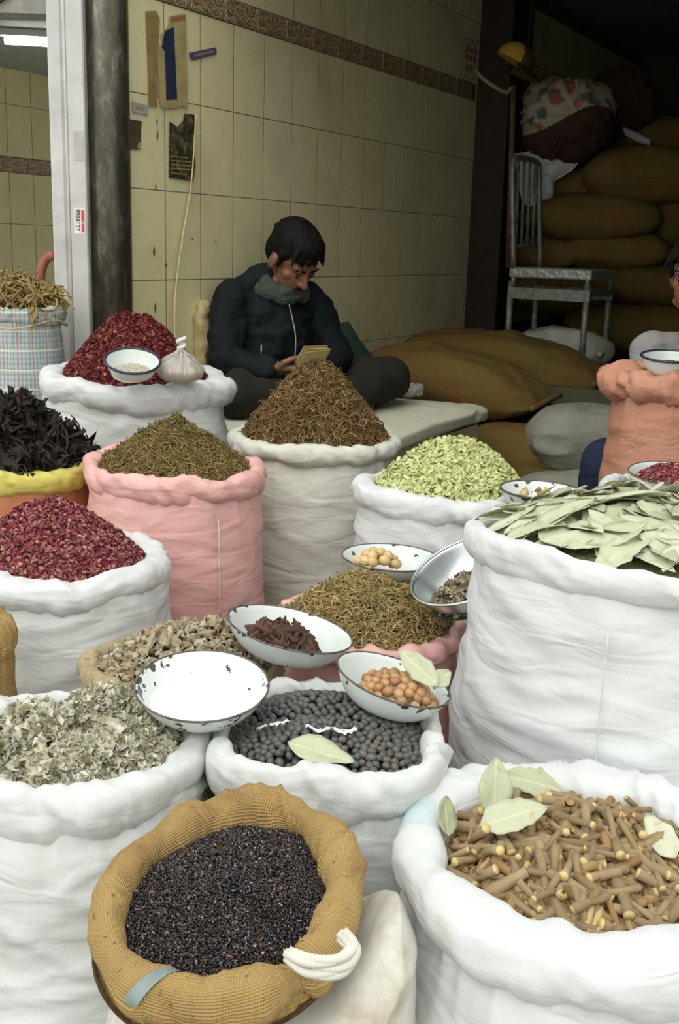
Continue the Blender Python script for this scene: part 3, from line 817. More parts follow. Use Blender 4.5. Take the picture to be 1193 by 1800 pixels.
# ---- middle rows
s = sack('petal_sack', 'white sack of crimson petals at the left edge', 102, 985, 198, 2.15, white_cloth_bright, tube_=(.030, .025), wob=.03, zwob=.010, seed=7, wr=.011, bulge=.02, neck=.99, slope=(.0, 0))
S8 = s
h = heap_of(s, .128, (-.02, .02), edge=.0, p=1.15, rnd=.3, seed=7)
stuff_heap('petal_heap', 'heap of bright crimson dried petals at the left edge', 'petals', h,
           [scatter(h, 12000, T_PETAL, .005, .010, .7, (-.002, .004), seed=7)], [petal_pink], fill_red)
s = sack('stem_sack', 'short pink sack of straw-coloured stems among the bowls', 645, 1092, 172, 2.1, pink_cloth, tube_=(.018, .020), wob=.05, zwob=.012, slope=(.0, .03), seed=8, wr=.008, bulge=.02, crease=.008)
S7 = s
h = heap_of(s, .065, (.0, .03), edge=.005, p=1.5, rnd=.4, seed=8, nz=.010)
stuff_heap('stem_heap', 'heap of straw-coloured stems between the enamel bowls', 'stems', h,
           [scatter(h, 5000, T_STRAIGHT + T_TWIG[:3], .018, .036, .28, (-.002, .008), seed=8)], [twig_straw], fill_brown)
s = sack('mushroom_sack', 'pale burlap sack of dried mushroom pieces', 325, 1168, 178, 1.85, burlap_pale, tube_=(.017, .022), wob=.03, zwob=.008, seed=9, wr=.007, bulge=.02)
S6 = s
s = sack('leaf_sack', 'huge white sack brimming with bay leaves', 1122, 960, 305, 1.85, white_cloth_bright, tube_=(.018, .026), wob=.012, zwob=.006, slope=(-.05, -.06), seed=10, wr=.012, bulge=.05, neck=1.0, foot=.95, hang=.2, seam=-1.95, nth=220)
S5 = s
s = sack('burlap_sack', 'brown burlap sack cut by the left edge', -48, 1110, 74, 1.78, burlap, tube_=(.02, .03), seed=11, wr=.006, bulge=.08)
S17 = s
h = heap_of(s, .02, edge=.005, seed=3)
stuff_heap('stem_heap', 'brown stems in the burlap sack cut by the left edge', 'stems', h, [scatter(h, 500, T_STRAIGHT, .02, .04, .4, (0, .01), seed=31)], [twig_brown], fill_brown)
# ---- front rows
s = sack('lichen_sack', 'white sack of grey lichen flakes at lower left', 140, 1308, 232, 1.5, white_cloth, tube_=(.026, .030), wob=.03, zwob=.010, seed=12, wr=.016, bulge=.06, neck=.99, hang=.5, crease=.006, nth=220)
S3 = s
h = heap_of(s, .048, (-.06, .02), edge=-.010, p=1.6, rnd=.4, seed=12, nz=.024)
stuff_heap('lichen_heap', 'crinkled grey and white lichen flakes filling a white sack', 'lichen', h,
           [scatter(h, 3000, T_LICHEN, .010, .028, .75, (-.004, .008), seed=12, rmax=.95)], [lichen], fill_gap_shade, smooth=False)
s = sack('nut_sack', 'boxy white sack of dark round nuts', 575, 1290, 206, 1.55, white_cloth, tube_=(.019, .030), ell=(1.0, 1.0, 0), sq=3.2, wob=.03, zwob=.010, seed=13, wr=.008, bulge=-.02, neck=.98, crease=.006, hang=.6, gather=.010)
S4 = s
s = sack('stick_sack', 'white sack with thick blue-stained rim full of liquorice sticks', 1022, 1512, 338, 1.3, white_cloth_bright, tube_=(.040, .036), wob=.025, zwob=.010, slope=(-.03, 0), seed=14, wr=.012, bulge=.03, neck=.93, hang=.45, crease=.005, gather=.014, nth=220)
S2 = s
# burlap bag of black seeds resting, tipped forward, on a grimy white sack
pw = at(452, 1640, 1.16)
HW = at(452 + 268, 1640, 1.16)[0] - pw[0]
gz = at(400, 1600, 1.15)[2] - .085
P, F = superell(HW, HW * .92, gz / 2, .38, .8, 160, 160)
P[:, 2] += gz / 2
d = .008 * fbm(P[:, 0] * 9, P[:, 1] * 9, P[:, 2] * 11) + .006 * (1 - 2 * np.abs(noise(P[:, 0] * 9 + P[:, 2] * 7, P[:, 1] * 9, P[:, 2] * 20)))
rr_ = np.hypot(P[:, 0], P[:, 1]) + 1e-6
P[:, 0] += d * P[:, 0] / rr_ ; P[:, 1] += d * P[:, 1] / rr_; P[:, 2] += d * .6 * np.clip(P[:, 2] / gz - .6, 0, 1) * 2
P[:, 2] += .135 * np.clip((P[:, 0] - .06) / .10, 0, 1) ** 1.5 * np.clip(P[:, 2] / gz, 0, 1) ** 2 + .0
P[:, 0] += .012 * np.clip(P[:, 0] / HW, 0, 1)
gs = empty('grimy_sack', (pw[0], 1.16, 0)); tag(gs, 'grimy white sack lying under the burlap bag', 'sack')
obj('body', P, F, grimy_cloth, gs)
kp = at(590, 1690, 1.005) - np.array([pw[0], 1.16, 0])
kg = []
for k_ in range(5):
    o1 = np.array([.004 * math.cos(k_ * 1.3), .0, .005 * math.sin(k_ * 1.3)])
    kg += [tube_vf(curve_pts([kp + [-.050, .014, -.004] + o1, kp + [-.024, -.002, -.006] + o1 * 2, kp + [.004, -.004, -.002] + o1 * 2, kp + [.018, .002, .014] + o1, kp + [.006, .012, .024] + o1], 18), .0052, 7)]
V, F = join_vf(kg); fixn(obj('knot', V, F, grimy_cloth, gs))
def blue_rim_material(name, base, pt, r, col):
    m = base.copy(); m.name = name; nt = m.node_tree; L = nt.links
    b = nt.nodes['Principled BSDF']; src = b.inputs['Base Color'].links[0].from_socket
    tc = nd(nt, 'ShaderNodeTexCoord'); vm = nd(nt, 'ShaderNodeVectorMath', operation='DISTANCE'); vm.inputs[1].default_value = pt
    L.new(tc.outputs['Object'], vm.inputs[0])
    n = nd(nt, 'ShaderNodeTexNoise', i_Scale=25.0, i_Detail=4.0); L.new(tc.outputs['Object'], n.inputs['Vector'])
    ma = nd(nt, 'ShaderNodeMath', operation='MULTIPLY_ADD'); ma.inputs[1].default_value = r * .9; L.new(n.outputs['Fac'], ma.inputs[0]); L.new(vm.outputs['Value'], ma.inputs[2])
    rp = ramp(nt, [(.0, 1.0), (1.0, 0.0)]); mr = nd(nt, 'ShaderNodeMapRange'); mr.inputs[1].default_value = r * .8; mr.inputs[2].default_value = r * 1.5
    L.new(ma.outputs[0], mr.inputs[0]); L.new(mr.outputs[0], rp.inputs[0])
    L.new(mixc(nt, rp.outputs[0], src, col), b.inputs['Base Color'])
    return m
s = sack('burlap_bag', 'brown burlap bag of black seeds tipped forward in the foreground', 402, 1570, 227, 1.15, burlap, tube_=(.022, .027), z0=0, ell=(1.07, 1.0, .5), wob=.03, zwob=.004,
         slope=(.10, .30), seed=15, wr=.004, crease=.0045, hang=.15, bulge=.0, neck=.97, foot=.97, lumps=.30, nth=200,
         zfun=lambda th: -.012 * np.exp(-((np.mod(th, 2 * PI) - 5.6) / .35) ** 2))
S1 = s
# its body is short: the bag slumps on the sack under it
me_ = s.body.data; co = np.empty(len(me_.vertices) * 3, np.float32); me_.vertices.foreach_get('co', co); co = co.reshape(-1, 3)
zt_l = s.zt; co[:, 2] = np.maximum(co[:, 2], zt_l - .032 + .0 * co[:, 2] + .10 * co[:, 0] + .30 * co[:, 1]); me_.vertices.foreach_set('co', co.ravel()); me_.update()
s.root.name = 'burlap_bag'
h = heap_of(s, .030, (.0, .02), edge=-.016, p=1.8, rnd=.4, seed=15, nz=.003)
h.Rin = s.Rin + .012
stuff_heap('seed_heap', 'glinting black seeds heaped in the burlap bag', 'seeds', h,
           [scatter(h, 22000, T_GRIT, .0022, .0042, .8, (-.001, .003), seed=15)], [black_grit], fill_black)
def rim_patch(s, th0, th1, ph0, ph1, col_mat, name):
    """a strip of tape following the rolled rim"""
    P = []; n, m_ = 10, 4
    for i in range(n):
        for j in range(m_):
            th = th0 + (th1 - th0) * i / (n - 1) + (j / (m_ - 1) - .5) * .11; ph = ph0 + (ph1 - ph0) * i / (n - 1) + 0.0
            rc = s.R * float(s.er(np.array(th))) - s.w
            rr = rc + math.cos(ph) * (s.w * 1.28)
            P.append((rr * math.cos(th), rr * math.sin(th), s.zt - s.z0 + math.sin(ph) * s.h * 1.28 + float(s.zoff(rc * math.cos(th), rc * math.sin(th), np.array(th)))))
    P = np.array(P); F = [tuple(int(q) for q in f) for f in grid_faces(n, m_)]
    return obj(name, P, F, col_mat, s.root)
tape_mat = plain('grey_blue_tape', (.20, .25, .24), .7, var=.4)
rim_patch(S1, -1.95, -2.16, 2.0, .0, tape_mat, 'tape_strip')
lp = at(742, 1440, 1.37)
S2.rim.data.materials[0] = blue_rim_material('blue_stained_cloth', white_cloth_bright, (lp[0] - S2.c[0] - .015, lp[1] - S2.c[1], lp[2] - S2.z0), .05, (.46, .58, .60))

# orange sack at the right edge and a hidden sack carrying the petal bowl
s = sack('orange_sack', 'orange woven sack with bunched rim at the right edge', 1192, 668, 128, 2.9, orange_cloth, tube_=(.045, .036), wob=.04, zwob=.010, seed=16, wr=.008, bulge=.06, neck=.95, crease=.012, hang=.3, seam=-1.62, gather=.012)
S15 = s
h = heap_of(s, .03, edge=.01, seed=16)
stuff_heap('seed_heap', 'black seeds lying in the orange sack', 'seeds', h, [scatter(h, 1500, T_GRIT, .004, .007, .8, (0, .003), seed=16)], [black_grit], fill_black)
s = sack('low_sack', 'white sack behind the bay leaves under the petal bowl', 1172, 868, 120, 2.4, white_cloth, tube_=(.02, .03), seed=17, wr=.006)
S18 = s
h = heap_of(s, .02, edge=.008, seed=17)
stuff_heap('petal_heap', 'crimson petals in the sack behind the bay leaves', 'petals', h, [scatter(h, 1800, T_PETAL, .006, .012, .5, (0, .004), seed=17)], [petal_pink], fill_red)

# ================================================================== individual pieces
def tmesh(name, vf, mat, smooth=True, midx=None):
    V, F = vf
    me = make_mesh(name, V, F if isinstance(F, np.ndarray) else [tuple(int(q) for q in f) for f in F], mat, smooth, midx)
    bm = bmesh.new(); bm.from_mesh(me); bmesh.ops.recalc_face_normals(bm, faces=bm.faces[:]); bm.to_mesh(me); bm.free()
    return me
def place(name, me, M3, pos, sc=1.0, label=None, cat=None, group=None):
    o = bpy.data.objects.new(name, me); COL.objects.link(o)
    m = Matrix(((M3[0][0], M3[0][1], M3[0][2]), (M3[1][0], M3[1][1], M3[1][2]), (M3[2][0], M3[2][1], M3[2][2]))).to_4x4()
    o.matrix_world = Matrix.Translation(Vector(pos)) @ m @ Matrix.Diagonal((sc, sc, sc, 1))
    return tag(o, label, cat, group)
def dart(h, N, dmin, rmax, seed, tries=14000):
    P, n, g = sample_heap(h, tries, rmax, seed)
    keep = []; K = np.zeros((0, 3))
    for i in range(tries):
        if len(keep) >= N: break
        if len(keep) == 0 or (((K - P[i]) ** 2).sum(1).min() > dmin * dmin):
            keep.append(i); K = P[keep]
    return P[keep], n[keep], g
def deep(h, label, temps, mat, fill, N, smin, smax, name, cat, **kw):
    return stuff_heap(name, label, cat, h, [scatter(h, N, temps, smin, smax, seed=99, **kw)], [mat], fill, sink=.008)

# dark nuts
h = heap_of(S4, .04, (0, .03), edge=-.002, p=1.7, rnd=.4, seed=13, nz=.004)
nuts = [tmesh('nut', t_seed(.0160, .0128, .0124, 10, 6, i, .02), nut_dark) for i in range(4)]
P, n, g = dart(h, 1300, .0100, 1.0, 5, 40000)
order = np.argsort(P[:, 1]); M = frames(n, g, .8)
T_NUT = [t_seed(.0160, .0128, .0124, 8, 5, i, .02) for i in range(3)]
for i in order[:300]:
    place('nut', nuts[int(g.integers(0, 4))], M[i], np.array(h.loc) + P[i] + n[i] * .002, g.uniform(.85, 1.12), 'dark grey round nut among those in the boxy white sack', 'nut', 'dark nuts in the boxy white sack')
V, F = mound_vf(h, sink=.007); Vs, Fs, mi = [V], [F], [np.zeros(len(F))]; o_ = len(V)
for i in order[300:]:
    tv, tf = T_NUT[i % 3]; Vs.append(tv @ M[i].T + P[i] + n[i] * .002); Fs.append(tf + o_); mi.append(np.ones(len(tf))); o_ += len(tv)
tag(obj('nut_layer', np.concatenate(Vs), np.concatenate(Fs), [fill_black, nut_dark_deep], None, h.loc, midx=np.concatenate(mi)), 'dark nuts packed at the back of the boxy white sack', 'nuts', None, 'stuff')
HN = h

# liquorice sticks
h = heap_of(S2, .05, (0, .02), edge=-.022, p=1.8, rnd=.4, seed=14, nz=.006)
h.Rin = S2.Rin - .002
HS = h
def stick_vf(L, r, seed):
    g = np.random.default_rng(seed); k = 5
    x = np.linspace(-L / 2, L / 2, k); b1, b2 = g.uniform(-.04, .04, 2)
    V, F = tube_vf(np.stack([x, b1 * L * np.cos(x / L * 3) + .0006 * g.normal(size=k), b2 * L * np.sin(x / L * 4)], 1), r * (1 + .10 * g.normal(size=k)), 8)
    return V, F
sticks = []
for i in range(12):
    V, F = stick_vf((.050, .060, .072, .085, .095, .055)[i % 6], (.0050, .0062, .0042, .0068)[i % 4], i)
    sticks.append(tmesh('stick', (V, F), [stick_mat, stick_end], True, [0] * (len(F) - 2) + [1, 1]))
P, n, g = sample_heap(h, 300, .93, 21)
M = frames(n, g, .28)
lv = np.concatenate([g.uniform(.0, .006, 150), g.uniform(.008, .018, 150)])
for i in range(300):
    place('liquorice_stick', sticks[int(g.integers(0, 12))], M[i], np.array(h.loc) + P[i] + n[i] * lv[i], g.uniform(.9, 1.1), 'short brown liquorice stick in the thick-rimmed white sack', 'stick', 'liquorice sticks in the front sack')
deep(h, 'brown liquorice sticks packed deeper in the thick-rimmed white sack', [t_stick(1, .09, 3, 6, .08, i + 70, .95) for i in range(4)],
     islands('liquorice_deep', [(.30, .18, .075), (.38, .24, .11), (.26, .15, .06), (.62, .47, .22)], .8), fill_brown, 700, .04, .07, 'stick_layer', 'sticks', tiltj=.25, lift=(-.004, .006), rmax=.97)

# dried mushroom pieces
h = heap_of(S6, .065, (.02, .04), edge=.0, p=1.5, rnd=.4, seed=9, nz=.008)
def chunk_vf(L, w, t, curl, seed, n=4):
    V, F = t_flake(L, w, curl, seed, n); g = np.random.default_rng(seed + 5)
    N = len(V); V = np.concatenate([V + [0, 0, t], V - [0, 0, t * g.uniform(.3, 1)]])
    b = [i * n for i in range(n)] + [(n - 1) * n + j for j in range(1, n)] + [i * n + n - 1 for i in range(n - 2, -1, -1)] + list(range(n - 2, 0, -1))
    S_ = []
    for i in range(len(b)):
        p, q = b[i], b[(i + 1) % len(b)]; S_ += [(p, q, q + N), (p, q + N, p + N)]
    return V, np.concatenate([F, F[:, ::-1] + N, np.array(S_)])
shr = [tmesh('mushroom_piece', chunk_vf(1, .75, .12, .7, i + 200), shroom, False) for i in range(8)]
P, n, g = dart(h, 300, .011, .97, 8, 20000)
M = frames(n, g, .6)
for i in range(len(P)):
    place('mushroom_piece', shr[int(g.integers(0, 8))], M[i], np.array(h.loc) + P[i] + n[i] * .005, g.uniform(.016, .028), 'dried tan mushroom piece in the pale burlap sack', 'mushroom', 'dried mushrooms in the burlap sack')
deep(h, 'tan mushroom pieces packed deeper in the pale burlap sack', [chunk_vf(1, .75, .1, .6, i + 220, 3) for i in range(4)], shroom_stuff, fill_gap_shade, 500, .014, .024, 'mushroom_layer', 'mushrooms', tiltj=.5, lift=(-.004, .003))

# bay leaves
h = heap_of(S5, .07, (.03, .03), edge=.008, p=1.25, rnd=.3, seed=10, nz=.004)
HL = h
leaves = [tmesh('bay_leaf', leaf_vf(.10 + .012 * (i % 4), .030 + .004 * (i % 5), .35, .22, i), leaf_mat) for i in range(10)]
P, n, g = dart(h, 185, .022, .87, 12, 12000)
M = frames(n, g, .13)
for i in range(len(P)):
    place('bay_leaf', leaves[int(g.integers(0, 10))], M[i], np.array(h.loc) + P[i] + n[i] * (.006 + .0001 * i), g.uniform(.85, 1.2), 'dry green bay leaf heaped in the huge white sack', 'leaf', 'bay leaves in the huge sack')
deep(h, 'dry bay leaves packed deeper in the huge white sack', [(lambda vf: (vf[0], tri(vf[1])))(leaf_vf(1, .34, .3, .2, i + 30, 7, 5, .006)) for i in range(4)],
     islands('bay_leaf_deep', [(.26, .29, .13), (.36, .39, .21), (.30, .33, .17)], .6), fill_green, 260, .08, .11, 'leaf_layer', 'leaves', tiltj=.12, lift=(-.002, .004), rmax=.70)
def loose_leaf(base, tip, label, width=.04, facing=(0, -.6, .8), seed=0, bend=.2):
    a = np.array(tip) - np.array(base); L = np.linalg.norm(a); a /= L
    f = np.array(facing, float); f -= a * (f @ a); f /= np.linalg.norm(f)
    V, F = leaf_vf(L, width, bend, .2, seed)
    me = tmesh('bay_leaf', (V, F), leaf_mat)
    return place('bay_leaf', me, np.stack([a, np.cross(f, a), f], 1), (np.array(base) + np.array(tip)) / 2, 1.0, label, 'leaf')
loose_leaf(at(868, 1438, 1.36), at(872, 1330, 1.40), 'pale bay leaf standing upright in the liquorice sticks', .044, (0, -1, .35), 1)
loose_leaf(at(842, 1452, 1.30), at(962, 1418, 1.33), 'broad bay leaf lying flat across the liquorice sticks', .046, (0, -.5, .9), 2)
loose_leaf(at(882, 1362, 1.46), at(990, 1390, 1.44), 'green bay leaf behind the upright leaf on the thick rim', .04, (0, -.7, .8), 3)
loose_leaf(at(786, 1470, 1.33), at(782, 1400, 1.37), 'dull green leaf tucked by the blue stain', .034, (.6, -.8, .4), 4)
loose_leaf(at(1188, 1510, 1.27), at(1136, 1434, 1.36), 'bay leaf on the sticks at the right edge', .036, (-.2, -.8, .6), 5)
loose_leaf(at(505, 1306, 1.45), at(622, 1340, 1.43), 'single bay leaf lying on the dark nuts', .046, (0, -.35, 1), 6)

# ================================================================== bowls
_en = {}
def enamel(h, chips, seed, col=(.64, .68, .655)):
    m, nt, b = new_mat('chipped_enamel_%d' % seed); L = nt.links
    tc = nd(nt, 'ShaderNodeTexCoord'); sp = nd(nt, 'ShaderNodeSeparateXYZ'); L.new(tc.outputs['Object'], sp.inputs[0])
    mp = nd(nt, 'ShaderNodeMapping'); mp.inputs['Location'].default_value = (seed * 1.7, seed * .9, seed * .4); L.new(tc.outputs['Object'], mp.inputs['Vector'])
    n = nd(nt, 'ShaderNodeTexNoise', i_Scale=42.0, i_Detail=3.0, i_Roughness=.5); L.new(mp.outputs[0], n.inputs['Vector'])
    mr = nd(nt, 'ShaderNodeMapRange'); mr.inputs[1].default_value = h * .35; mr.inputs[2].default_value = h; mr.inputs[3].default_value = -.12; mr.inputs[4].default_value = .0
    L.new(sp.outputs[2], mr.inputs[0])
    ad = nd(nt, 'ShaderNodeMath', operation='ADD'); L.new(n.outputs['Fac'], ad.inputs[0]); L.new(mr.outputs[0], ad.inputs[1])
    r = ramp(nt, [(chips, 0.0), (chips + .02, 1.0)]); L.new(ad.outputs[0], r.inputs[0])
    L.new(mixc(nt, r.outputs[0], col, (.06, .045, .04)), b.inputs['Base Color'])
    b.inputs['Roughness'].default_value = .25
    return m
class Bowl: pass
worn_rim = plain('worn_rim_enamel', (.085, .075, .065), .5, var=.8, scale=60)
def bowl(label, px, py, hw, Y, depth, tilt=(0, 0), chips=.64, seed=0, mat=None, rim=None, foot=.42, rim_r=.0017, curve=.40, col=(.64, .68, .655), name='enamel_bowl'):
    p = at(px, py, Y); R = at(px + hw, py, Y)[0] - p[0]
    rot = Matrix.Rotation(tilt[0], 4, 'X') @ Matrix.Rotation(tilt[1], 4, 'Y')
    base = Vector(p) - rot @ Vector((0, 0, depth))
    M = Matrix.Translation(base) @ rot
    root = empty(name, base); root.matrix_world = M
    tag(root, label, 'bowl')
    mat = mat or enamel(depth, chips, seed, col)
    n = 64; th = .0014
    zs = np.linspace(0, 1, 12)
    out = [(0.0, 0.0), (foot * R * .9, 0.0)] + [(R * (foot + (1 - foot) * z ** curve) , depth * z) for z in zs[1:]]
    inn = [(r - th * 1.5, z + th) for r, z in out[::-1]]; inn[-1] = (0.0, th); inn[0] = (out[-1][0] - th, depth)
    prof = np.array(out + inn); prof[:, 0] = np.maximum(prof[:, 0], 1e-5)
    t = np.linspace(0, 2 * PI, n, endpoint=False)
    V = np.stack([prof[None, :, 0] * np.cos(t)[:, None], prof[None, :, 0] * np.sin(t)[:, None], np.broadcast_to(prof[:, 1], (n, len(prof)))], -1).reshape(-1, 3)
    fixn(obj('dish', V, grid_faces(n, len(prof), True, False), mat, root))
    tube('rim', [(R * math.cos(a), R * math.sin(a), depth) for a in t], rim_r, rim or worn_rim, root, n=8, closed=True)
    b = Bowl(); b.M = M; b.R = R; b.d = depth; b.root = root; b.foot = foot; b.curve = curve
    b.rin = lambda z: R * (foot + (1 - foot) * max(0, z / depth) ** curve) - .003
    return b
def in_bowl(b, x, y, z): return np.array(b.M @ Vector((x, y, z)))
def bowl_heap(b, zf, H, name, label, cat, temps, mat, fill, N, smin, smax, off=(0, 0), rscale=1.0, seed=0, kind='stuff', **kw):
    h = heap_flat((0, 0, 0), b.rin(zf) * rscale * .93, H, seed=seed); h.skirt = 0.0
    layers = [scatter(h, N, temps, smin, smax, seed=seed, **kw)] if N else []
    ob = stuff_heap(name, label, cat, h, layers, [mat] if N else [], fill, sink=.002)
    ob.matrix_world = b.M @ Matrix.Translation((off[0], off[1], zf))
    return ob, h
def bowl_pieces(b, meshes, N, zf, H, dmin, name, label, cat, group, rs=.8, off=(0, 0), seed=0, smin=.9, smax=1.1, tiltj=.8, layers=1, lift=.004):
    h = heap_flat((0, 0, 0), b.rin(zf) * rs, H, seed=seed)
    P, n, g = dart(h, N, dmin, 1.0, seed, 3000)
    M = frames(n, g, tiltj); R3 = np.array(b.M.to_3x3())
    for i in range(len(P)):
        q = in_bowl(b, P[i][0] + off[0], P[i][1] + off[1], zf + P[i][2] + lift)
        place(name, meshes[int(g.integers(0, len(meshes)))], R3 @ M[i], q, g.uniform(smin, smax), label, cat, group)
rice_fill = plain('pale_grain', (.62, .58, .45), .8, var=.15, scale=300, bump=.6, bscale=400)
rice = islands('rice_grain', [(.66, .62, .50), (.76, .73, .62), (.58, .53, .40)], .6)
powder = plain('white_powder', (.72, .71, .68), .9, var=.04, scale=8, bump=.25, bscale=18)
T_RICE = [t_seed(1, .35, .3, 5, 3, i, .03) for i in range(3)]

b = bowl('small white enamel bowl of pale grain on the dark petals', 233, 634, 48, 2.90, .045, (.36, .10), .75, 1, rim_r=.0036, rim=navy)
bowl_heap(b, .016, .008, 'grain', 'pale grain at the bottom of the small enamel bowl', 'grain', T_RICE, rice, rice_fill, 900, .004, .006, seed=41, lift=(0, .002), off=(0, -.008))
b = bowl('chipped white enamel bowl between the green pods and bay leaves', 951, 861, 72, 2.36, .05, (.02, .02), .56, 2, rim_r=.0026)
ginger = [tmesh('dried_root_piece', chunk_vf(1, .5, .16, .4, i + 300), nut_pale, True) for i in range(4)]
bowl_pieces(b, ginger, 7, .026, .012, .018, 'dried_root_piece', 'pale brown root piece in the bowl beside the bay leaves', 'root', 'root pieces in the chipped bowl', rs=.6, seed=42, smin=.03, smax=.04)
b = bowl('white enamel bowl of pale yellow nuts behind the steel bowl', 687, 979, 86, 2.28, .045, (.0, .03), .59, 3)
pale = [tmesh('pale_nut', t_seed(.024, .022, .022, 10, 6, i, .04), nut_pale) for i in range(3)]
bowl_pieces(b, pale, 24, .016, .034, .0160, 'pale_nut', 'pale yellow round nut in the bowl behind the steel bowl', 'nut', 'pale yellow nuts', rs=.62, off=(-.03, -.018), seed=43, lift=.009)
b = bowl('shiny steel bowl tipped towards the left beside the huge sack', 822, 1000, 106, 1.98, .06, (.22, -.42), mat=steel, rim=steel, rim_r=.003, name='steel_bowl')
bowl_heap(b, .014, .012, 'flakes', 'small heap of grey brown flakes in the steel bowl', 'flakes', T_LICHEN, shroom_stuff, fill_gap_shade, 260, .010, .018, seed=44, off=(-.012, -.01), tiltj=.6)
b = bowl('white enamel bowl of reddish bark tilted above the powder bowl', 510, 1104, 112, 1.80, .050, (-.03, .20), .60, 5)
def strip_vf(seed, L=1.0, r=.17, arc=3.4, t=.06, nu=7, nv=5):
    g = np.random.default_rng(seed); P = []; c1, c2 = g.uniform(-.25, .25, 2)
    for i in range(nu):
        u = i / (nu - 1) - .5; rr = r * (1 + .2 * g.normal())
        for j in range(nv):
            a = (j / (nv - 1) - .5) * arc + .12 * g.normal()
            P.append((u * L + .03 * g.normal(), rr * math.sin(a) + c1 * (u * u * 4 - .5), -rr * math.cos(a) + c2 * u))
    P = np.array(P); n = len(P); d = P - np.array([0, 0, 0]); d[:, 0] = 0; d /= np.linalg.norm(d, axis=1)[:, None] + 1e-6
    F = [tuple(int(q) for q in f) for f in grid_faces(nu, nv)]
    b_ = [i * nv for i in range(nu)] + [(nu - 1) * nv + j for j in range(1, nv)] + [i * nv + nv - 1 for i in range(nu - 2, -1, -1)] + list(range(nv - 2, 0, -1))
    S_ = [(b_[i], b_[(i + 1) % len(b_)], b_[(i + 1) % len(b_)] + n, b_[i] + n) for i in range(len(b_))]
    return np.concatenate([P, P + d * t]), F + [tuple(q + n for q in f[::-1]) for f in F] + S_
barks = [tmesh('bark_piece', strip_vf(i + 320), bark_red, True) for i in range(7)]
bowl_pieces(b, barks, 36, .020, .026, .010, 'bark_piece', 'curled reddish brown bark piece in the tilted enamel bowl', 'bark', 'bark pieces in the tilted bowl', rs=.66, off=(-.006, -.008), seed=45, smin=.035, smax=.06, tiltj=.28, lift=.008)
b = bowl('large chipped enamel bowl of white powder on the sack rims', 355, 1203, 117, 1.54, .046, (.16, .02), .545, 6)
ob, h = bowl_heap(b, .020, .010, 'powder', 'white powder filling the large chipped bowl', 'powder', None, None, powder, 0, 0, 0, seed=46)
b = bowl('white enamel bowl of amber nuts leaning on the dark nuts', 692, 1193, 104, 1.60, .048, (.0, .27), .61, 7)
amber = [tmesh('amber_nut', t_seed(.0185, .017, .0165, 10, 6, i + 9, .03), nut_amber) for i in range(4)]
bowl_pieces(b, amber, 70, .022, .026, .0128, 'amber_nut', 'shiny amber brown nut in the leaning enamel bowl', 'nut', 'amber nuts in the leaning bowl', rs=.80, off=(.012, -.006), seed=47, lift=.006)
loose_leaf(at(770, 1206, 1.565), at(702, 1142, 1.62), 'bay leaf leaning over the amber nuts', .036, (-.1, -.8, .6), 7)
loose_leaf(at(758, 1206, 1.57), at(792, 1180, 1.59), 'short bay leaf tip at the edge of the amber nuts', .026, (.3, -.8, .6), 8)
b = bowl('navy-rimmed enamel bowl of black seeds on the orange sack', 1178, 626, 50, 2.82, .05, (.12, -.03), .68, 8, rim_r=.0034, rim=navy)
bowl_heap(b, .022, .010, 'seeds', 'black seeds in the bowl on the orange sack', 'seeds', T_GRIT, black_grit, fill_black, 900, .004, .006, seed=48, rscale=.8)
b = bowl('enamel bowl heaped with crimson petals at the right edge', 1178, 832, 72, 2.40, .05, (.1, 0), .66, 9)
bowl_heap(b, .03, .035, 'petals', 'crimson petals heaped in the bowl at the right edge', 'petals', T_PETAL, petal_pink, fill_red, 2200, .006, .012, seed=49, tiltj=.6)

# knotted plastic bag beside the small bowl
def plastic_material():
    m, nt, b = new_mat('clear_plastic'); L = nt.links
    b.inputs['Base Color'].default_value = (.62, .60, .56, 1); b.inputs['Roughness'].default_value = .25
    b.inputs['Alpha'].default_value = .45
    return m
plast = plastic_material()
pb = at(318, 646, 2.97)
Rb = at(360, 646, 2.97)[0] - pb[0]
bag = empty('plastic_bag', (pb[0], pb[1], pb[2] - .042)); tag(bag, 'knotted clear plastic bag of brown powder beside the small bowl', 'bag')
def pleat_blob(a, c, e, neck, seed, amp):
    P, F = superell(a, a, c, .8, 1, 90, 40)
    th = np.arctan2(P[:, 1], P[:, 0]); z = P[:, 2] / c
    cone = np.where(z > -.2, 1 - .5 * np.clip((z + .2) / 1.2, 0, 1), 1.0); P[:, 0] *= cone; P[:, 1] *= cone
    k = 1 + amp * noise(np.cos(th) * 7 + seed, np.sin(th) * 7, z * 1.5) * np.clip(z + .6, 0, 1.4)
    P[:, 0] *= k; P[:, 1] *= k
    return P, F
P, F = pleat_blob(Rb * .86, .036, .8, 0, 3, .10); obj('contents', P + [0, 0, .038], F, plain('brown_powder', (.36, .27, .17), .9, var=.2), bag)
P, F = pleat_blob(Rb, .042, .8, 0, 3, .30); obj('film', P + [0, 0, .042], F, plast, bag)
V1 = []
for i in range(9):
    a = i * 2 * PI / 9
    V1.append(tube_vf(curve_pts([(.028 * math.cos(a), .028 * math.sin(a), .074), (.009 * math.cos(a), .009 * math.sin(a), .088), (.006 * math.cos(a), .006 * math.sin(a), .094)], 6), .003, 5))
V, F = join_vf(V1); obj('pleats', V, F, plast, bag)
tube('knot', curve_pts([(-.008, 0, .094), (.006, -.006, .098), (.010, .004, .104), (-.004, .006, .106), (-.008, -.002, .112), (.004, -.004, .118), (.014, 0, .122)], 26), .0055, plain('twisted_plastic', (.6, .58, .54), .3), bag)
